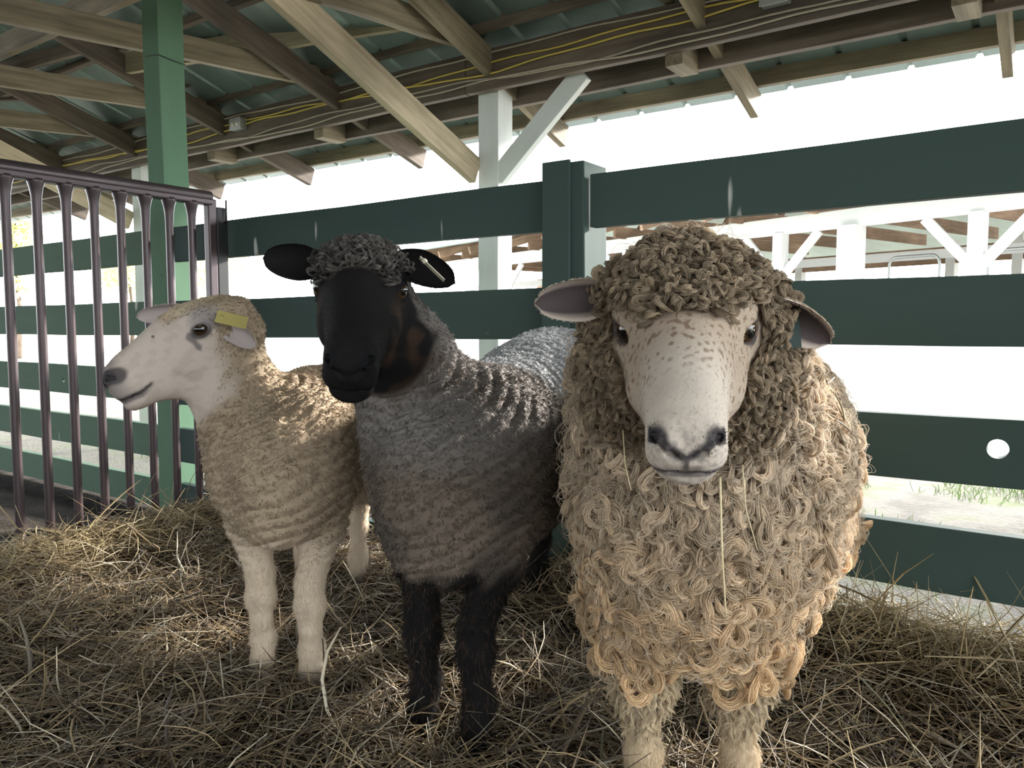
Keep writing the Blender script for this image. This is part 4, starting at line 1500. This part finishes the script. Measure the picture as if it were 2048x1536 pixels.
P, N, f = sample(sh.V, sh.Q, sh.N, wool * (.30 + crest(sh.V, neck_c, .026)**2), 50000, rg)
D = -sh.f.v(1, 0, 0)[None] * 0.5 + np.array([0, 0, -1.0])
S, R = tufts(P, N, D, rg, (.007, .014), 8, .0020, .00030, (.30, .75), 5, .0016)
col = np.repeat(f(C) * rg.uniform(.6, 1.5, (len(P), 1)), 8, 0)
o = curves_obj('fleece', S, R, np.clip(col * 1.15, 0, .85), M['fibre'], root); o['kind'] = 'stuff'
# small curls on the crown
top2 = top * head_r * (sh.ear == 0)
P, N, f = sample(sh.V, sh.Q, sh.N, top2, 1500, rg)
i = thin(P, .0055, rg); P, N = P[i], N[i]
S, R = locks(P, N, np.array([0, 0, -.6]) + N * 0, rg, (.016, .028), (2.5, 5.5), .0026, 22, (.010, .022), .00028, 10, 1.0, .002)
col = np.repeat(np.array([.095, .085, .076]) * rg.uniform(.4, 1.6, (len(P), 1)), 22, 0)
o = curves_obj('forelock', S, R, col, M['fibre'], root); o['kind'] = 'stuff'
short = (1 - wool) * (zz > .035)
P, N, f = sample(sh.V, sh.Q, sh.N, short, 24000, rg)
hl = f(H); onhead = (np.linalg.norm(hl, axis=1) < .28)[:, None]
D = np.where(onhead, -hd.v(1, 0, .25)[None] + 0 * P, np.array([0, 0, -1.0]))
S, R = tufts(P, N, D, rg, (.005, .011), 2, .0015, .00028, (.30, .6), 4)
S, R = longer_legs(S, R, P, .020)
k = ~np.repeat((np.sqrt((hl[:, 0] - .010)**2 + (hl[:, 2] - .004)**2) < .013) & onhead[:, 0], 2)
base = f(C)
rusty = (rg.random((len(P), 1)) < .22) & (P[:, 2:3] < .34)
base = np.where(rusty, np.array([.085, .048, .028]), base)
col = np.repeat(base * rg.uniform(.7, 1.5, (len(P), 1)), 2, 0)
o = curves_obj('face_and_leg_hair', S[k], R[k], np.clip(col, 0, .85)[k], M['hair'], root); o['kind'] = 'stuff'

# ------------------------------------------------------------------ curly longwool sheep in front
rg = np.random.default_rng(8)
fA, fB = np.array([.214, 1.235]), np.array([.368, 1.225])
hA, hB = np.array([.475, 1.82]), np.array([.615, 1.75])
hd = Frame(at(1370, 655, 0.965), math.atan2(-.965, -.195), math.radians(30), math.radians(0.5), 1.05)
sh = Sheep((fA + fB) / 2, (hA + hB) / 2, hd, 1.10, .68, .73)
x0 = sh.half
sh.torso([-x0 - .17, -x0 - .12, -x0, -.18, 0, .16, x0, x0 + .10, x0 + .155, x0 + .175], [.52, .64, .73, .745, .745, .75, .74, .66, .56, .50], [.42, .36, .30, .28, .265, .258, .262, .30, .37, .43], [.08, .15, .185, .198, .202, .196, .180, .135, .085, .045], 2.2)
nb = sh.f.w(x0 + .0, 0, .60); nt = hd.w(-.075, 0, -.04)
sh.cone([nb, nb * .5 + nt * .5, nt], [.17, .135, .105], 0.07)
sh.pr.append(('add', .03, Ell(hd.w(-.032, 0, .024), np.array([.074, .096, .046]), hd.R)))
for g in (-1, 1):
    sh.pr.append(('add', .03, Cone(hd.w(-.050, g * .078, .0), hd.w(-.005, g * .074, -.115), .030, .036)))
sh.foreleg(-1, fA, .026, 0.19, .40); sh.foreleg(1, fB, .026, 0.19, .40)
for g, ft in ((-1, fA), (1, fB)):
    sh.cone([np.array([ft[0], ft[1] + .01, .33]), np.array([ft[0], ft[1] + .004, .215])], [.075, .046], .04)
sh.hindleg(-1, hA, .027); sh.hindleg(1, hB, .027)
w1, w2 = WaveNoise(.07, 61), WaveNoise(.14, 62)


def lumps(P):
    h = hd.loc(P)
    m = smoothstep(.03, -.04, h[:, 0]) * smoothstep(.18, .26, P[:, 2])
    return (-(0.006 * w1(P) + 0.005 * w2(P)) * m).astype(np.float32)


ears = [dict(base=hd.w(-.030, -.085, .026), tip=at(1071, 607, 1.00), face=unit([-.20, -.93, -.15]), wid=.031, cup=.75, th=.009),
        dict(base=hd.w(-.030, .086, .018), tip=at(1659, 686, 1.00), face=unit([-.35, -.85, -.45]), wid=.033, cup=.75, th=.009)]
sh.build(lumps, ears)
H, L = sh.H, sh.L
zz = sh.V[:, 2]
nz = WaveNoise(.03, 71)(sh.V)
x_, y_, z_ = H[:, 0], np.abs(H[:, 1]), H[:, 2]
head_r = np.linalg.norm(H - np.array([.06, 0, 0]), axis=1) < .23
# bare face: in front of a line that runs from between the eyes round the cheeks
fl = .040 - .9 * np.maximum(0, z_ - .055)
face = smoothstep(-.006, .006, x_ - np.interp(y_, [0, .03, .05, .062, .075, .10], [.074, .066, .030, .020, .085, .30]) - .006 * nz)
eyezone = smoothstep(.040, .028, np.sqrt((x_ - .018)**2 + (z_ - .006)**2)) * (y_ > .038)
face = np.maximum(face, eyezone) * head_r
wool = (1 - face) * smoothstep(.155, .20, zz + .012 * nz) * (sh.ear == 0)
C = np.tile(np.array([.55, .475, .40]), (len(sh.V), 1))
C = mixc(C, wool, (.24, .18, .12))  # body under the locks darkened, painted shade for the gaps between them
C = mixc(C, smoothstep(.19, .15, zz) * (sh.ear == 0), (.66, .54, .38))
C = mixc(C, face * smoothstep(.15, .07, x_) * .85, (.345, .265, .195))
fm_ = (np.linalg.norm(H - np.array([.08, 0, 0]), axis=1) < .22) & (sh.ear == 0)
C2 = face_marks(H, C, (.022, .020, .022), (.05, .042, .042), (.16, .14, .14), 1.10, .73)
sp = WaveNoise(.0125, 72, 16)(sh.V)
freck = smoothstep(.55, .75, sp) * smoothstep(.165, .11, x_) * face
C2 = mixc(C2, freck * .8, (.17, .105, .065))
spk = WaveNoise(.008, 73, 14)(sh.V)
grey = smoothstep(.05, .028, np.sqrt((x_ - .205)**2 + y_**2 + (z_ + .02)**2))
C2 = mixc(C2, grey * smoothstep(-.2, .6, spk) * .5, (.16, .14, .14))
C[fm_] = C2[fm_]
C = mixc(C, smoothstep(.055, .035, zz), (.20, .16, .12))
ei = sh.ear > 0
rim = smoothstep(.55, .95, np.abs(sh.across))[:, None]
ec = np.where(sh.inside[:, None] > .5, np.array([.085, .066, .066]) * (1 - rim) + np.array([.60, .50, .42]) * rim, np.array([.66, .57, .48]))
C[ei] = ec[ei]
root = empty('sheep', (float(sh.f.o[0]), float(sh.f.o[1]), 0.0), 'curly longwool sheep with white speckled face, looking straight ahead', 'sheep')
sh.body('body', root, C)
eyes(hd, root, 1.10, .0200, .68)
tg = tag_plate('ear_tag', at(1572, 660, .985), np.array([.12, .05, -1]), np.array([1, .25, 0]), .050, .040, M['tag_dark'], root)
tg['label'] = 'dark ear tag'
isH = (np.linalg.norm(H - np.array([.0, 0, 0]), axis=1) < .185) & (x_ > -.13) & (zz > .60)
# body locks
wb = wool * (~isH) * smoothstep(.235, .27, zz)
P, N, f = sample(sh.V, sh.Q, sh.N, wb, 24000, rg)
i = thin(P, .0130, rg); P, N = P[i], N[i]
n = len(P)
S, R = locks(P, N, np.array([0, 0, -.75]) + 0 * N, rg, (.045, .092), (2.8, 6.6), .0058, 36, (.008, .036), .00042, 15, .85, .004, .82 + .40 * smoothstep(.62, .38, P[:, 2]))
u = smoothstep(.25, .62, P[:, 2])[:, None]
cl = (np.array([.66, .475, .285]) * (1 - u) + np.array([.60, .485, .36]) * u) * rg.uniform(.72, 1.28, (n, 1))
col = np.repeat(cl, 36, 0) * rg.uniform(.72, 1.22, (n * 36, 1))
o = curves_obj('fleece', S, R, np.clip(col, 0, .9), M['fibre'], root); o['kind'] = 'stuff'
# loose flyaway fibres
P, N, f = sample(sh.V, sh.Q, sh.N, wb, 5200, rg)
S, R = locks(P, N, np.array([0, 0, -.4]) + N * 0, rg, (.05, .085), (2.0, 5.0), .004, 2, (.028, .048), .00022, 12, 1.0)
o = curves_obj('flyaway_wool', S, R, np.tile(np.array([.66, .55, .42]), (len(S), 1)), M['fibre'], root); o['kind'] = 'stuff'
# head and cheek ringlets
wh = wool * isH
P, N, f = sample(sh.V, sh.Q, sh.N, wh, 9000, rg)
i = thin(P, .0068, rg); P, N = P[i], N[i]
hl = hd.loc(P)
i = np.sqrt((hl[:, 0] - .024)**2 + (np.abs(hl[:, 1]) - .066)**2 + (hl[:, 2] - .002)**2) > .043; P, N = P[i], N[i]
n = len(P)
S, R = locks(P, N, np.array([0, -.3, -.7]) + 0 * N, rg, (.022, .042), (3.4, 7.0), .0031, 26, (.010, .026), .00031, 13, .9, .003)
cl = np.array([.33, .255, .175]) * rg.uniform(.65, 1.35, (n, 1))
col = np.repeat(cl, 26, 0) * rg.uniform(.72, 1.22, (n * 26, 1))
o = curves_obj('forelock', S, R, np.clip(col, 0, .9), M['fibre'], root); o['kind'] = 'stuff'
# shaggy leg wool
wl_ = smoothstep(.30, .25, zz) * smoothstep(.11, .17, zz) * (sh.ear == 0)
P, N, f = sample(sh.V, sh.Q, sh.N, wl_, 2600, rg)
S, R = tufts(P, N, np.array([0, 0, -1.0]) + N * 0, rg, (.016, .034), 10, .004, .00050, (.5, .95), 6, .004)
col = np.repeat(np.array([.56, .45, .30]) * rg.uniform(.65, 1.25, (len(P), 1)), 10, 0)
o = curves_obj('leg_wool', S, R, np.clip(col, 0, .85), M['fibre'], root); o['kind'] = 'stuff'
# short face and shin hair, ear fringe
short = ((1 - wool) * (zz > .03)).astype(float)
short = short * np.where((zz < .22) & (sh.ear == 0), 3.0, 1.0)
short = short * np.where(sh.ear > 0, np.where(sh.inside > .5, .35 + 1.4 * smoothstep(.5, .9, np.abs(sh.across)), 2.0), 1.0)
P, N, f = sample(sh.V, sh.Q, sh.N, short, 42000, rg)
hl = f(H); onhead = (np.linalg.norm(hl, axis=1) < .28)[:, None]
D = np.where(onhead, -hd.v(1, 0, .25)[None] + 0 * P, np.array([0, 0, -1.0]))
S, R = tufts(P, N, D, rg, (.004, .009), 2, .0012, .00022, (.30, .6), 4)
S, R = longer_legs(S, R, P, .014)
k = ~np.repeat((np.sqrt((hl[:, 0] - .010)**2 + (hl[:, 2] - .004)**2) < .013) & onhead[:, 0], 2)
col = np.repeat(f(C) * rg.uniform(.9, 1.15, (len(P), 1)), 2, 0)
o = curves_obj('face_and_leg_hair', S[k], R[k], np.clip(col, 0, .9)[k], M['hair'], root); o['kind'] = 'stuff'


# ------------------------------------------------------------------ stems caught in the longwool's fleece
def stem(pts, r, label):
    P = np.array(pts)
    t = np.linspace(0, len(P) - 1, 14)
    Q = np.stack([np.interp(t, np.arange(len(P)), P[:, k]) for k in range(3)], -1)
    o = tube('straw_stem', Q, r * np.linspace(1, .7, 14), M['stem'], None, 6)
    tag(o, label, 'straw', 'straw stems hanging on the curly sheep')


M['stem'] = plain('straw_stem', (0.62, 0.51, 0.30), 0.5)
stem([at(1440, 955, .985), at(1444, 1100, .975), at(1452, 1235, .985)], .0016, 'long yellow straw stem hanging from the chin of the curly sheep')
stem([at(1485, 930, .99), at(1492, 1020, .975), at(1515, 1100, .985)], .0009, 'thin straw stem beside the long one on the curly chest')
stem([at(1246, 860, .95), at(1250, 930, .94), at(1262, 980, .955)], .0009, 'thin straw stem hanging on the cheek wool of the curly sheep')

# hay twigs lying on the back, each set on the fleece surface
pr_ = (sh.V - CAMP); dep = pr_[:, 1] * CP - pr_[:, 2] * SP
ppx = CX + FPX * pr_[:, 0] / dep; ppy = CY - FPX * (pr_[:, 1] * SP + pr_[:, 2] * CP) / dep
M['twig'] = plain('hay_twig', (0.16, 0.12, 0.07), 0.7)
for (a, b_, bend) in (((1588, 748), (1612, 778), .004), ((1604, 772), (1640, 776), .003), ((1618, 800), (1650, 842), .006), ((1640, 850), (1652, 900), -.004), ((1630, 838), (1660, 868), .004)):
    e = []
    for px, py in (a, b_):
        d2 = (ppx - px)**2 + (ppy - py)**2 + (dep * 30)**2 * .02
        j = int(np.argmin(d2)); e.append(sh.V[j] + sh.N[j] * .034)
    mid = (e[0] + e[1]) / 2 + np.array([bend, -.004, bend])
    t = np.linspace(0, 1, 8)[:, None]
    Q_t = e[0] * (1 - t)**2 + 2 * mid * t * (1 - t) + e[1] * t**2
    o = tube('hay_twig', Q_t, .0011, M['twig'], None, 5)
    tag(o, 'thin dark hay twig lying on the back of the curly sheep', 'straw', 'hay twigs on the back of the curly sheep')

finish_straw()
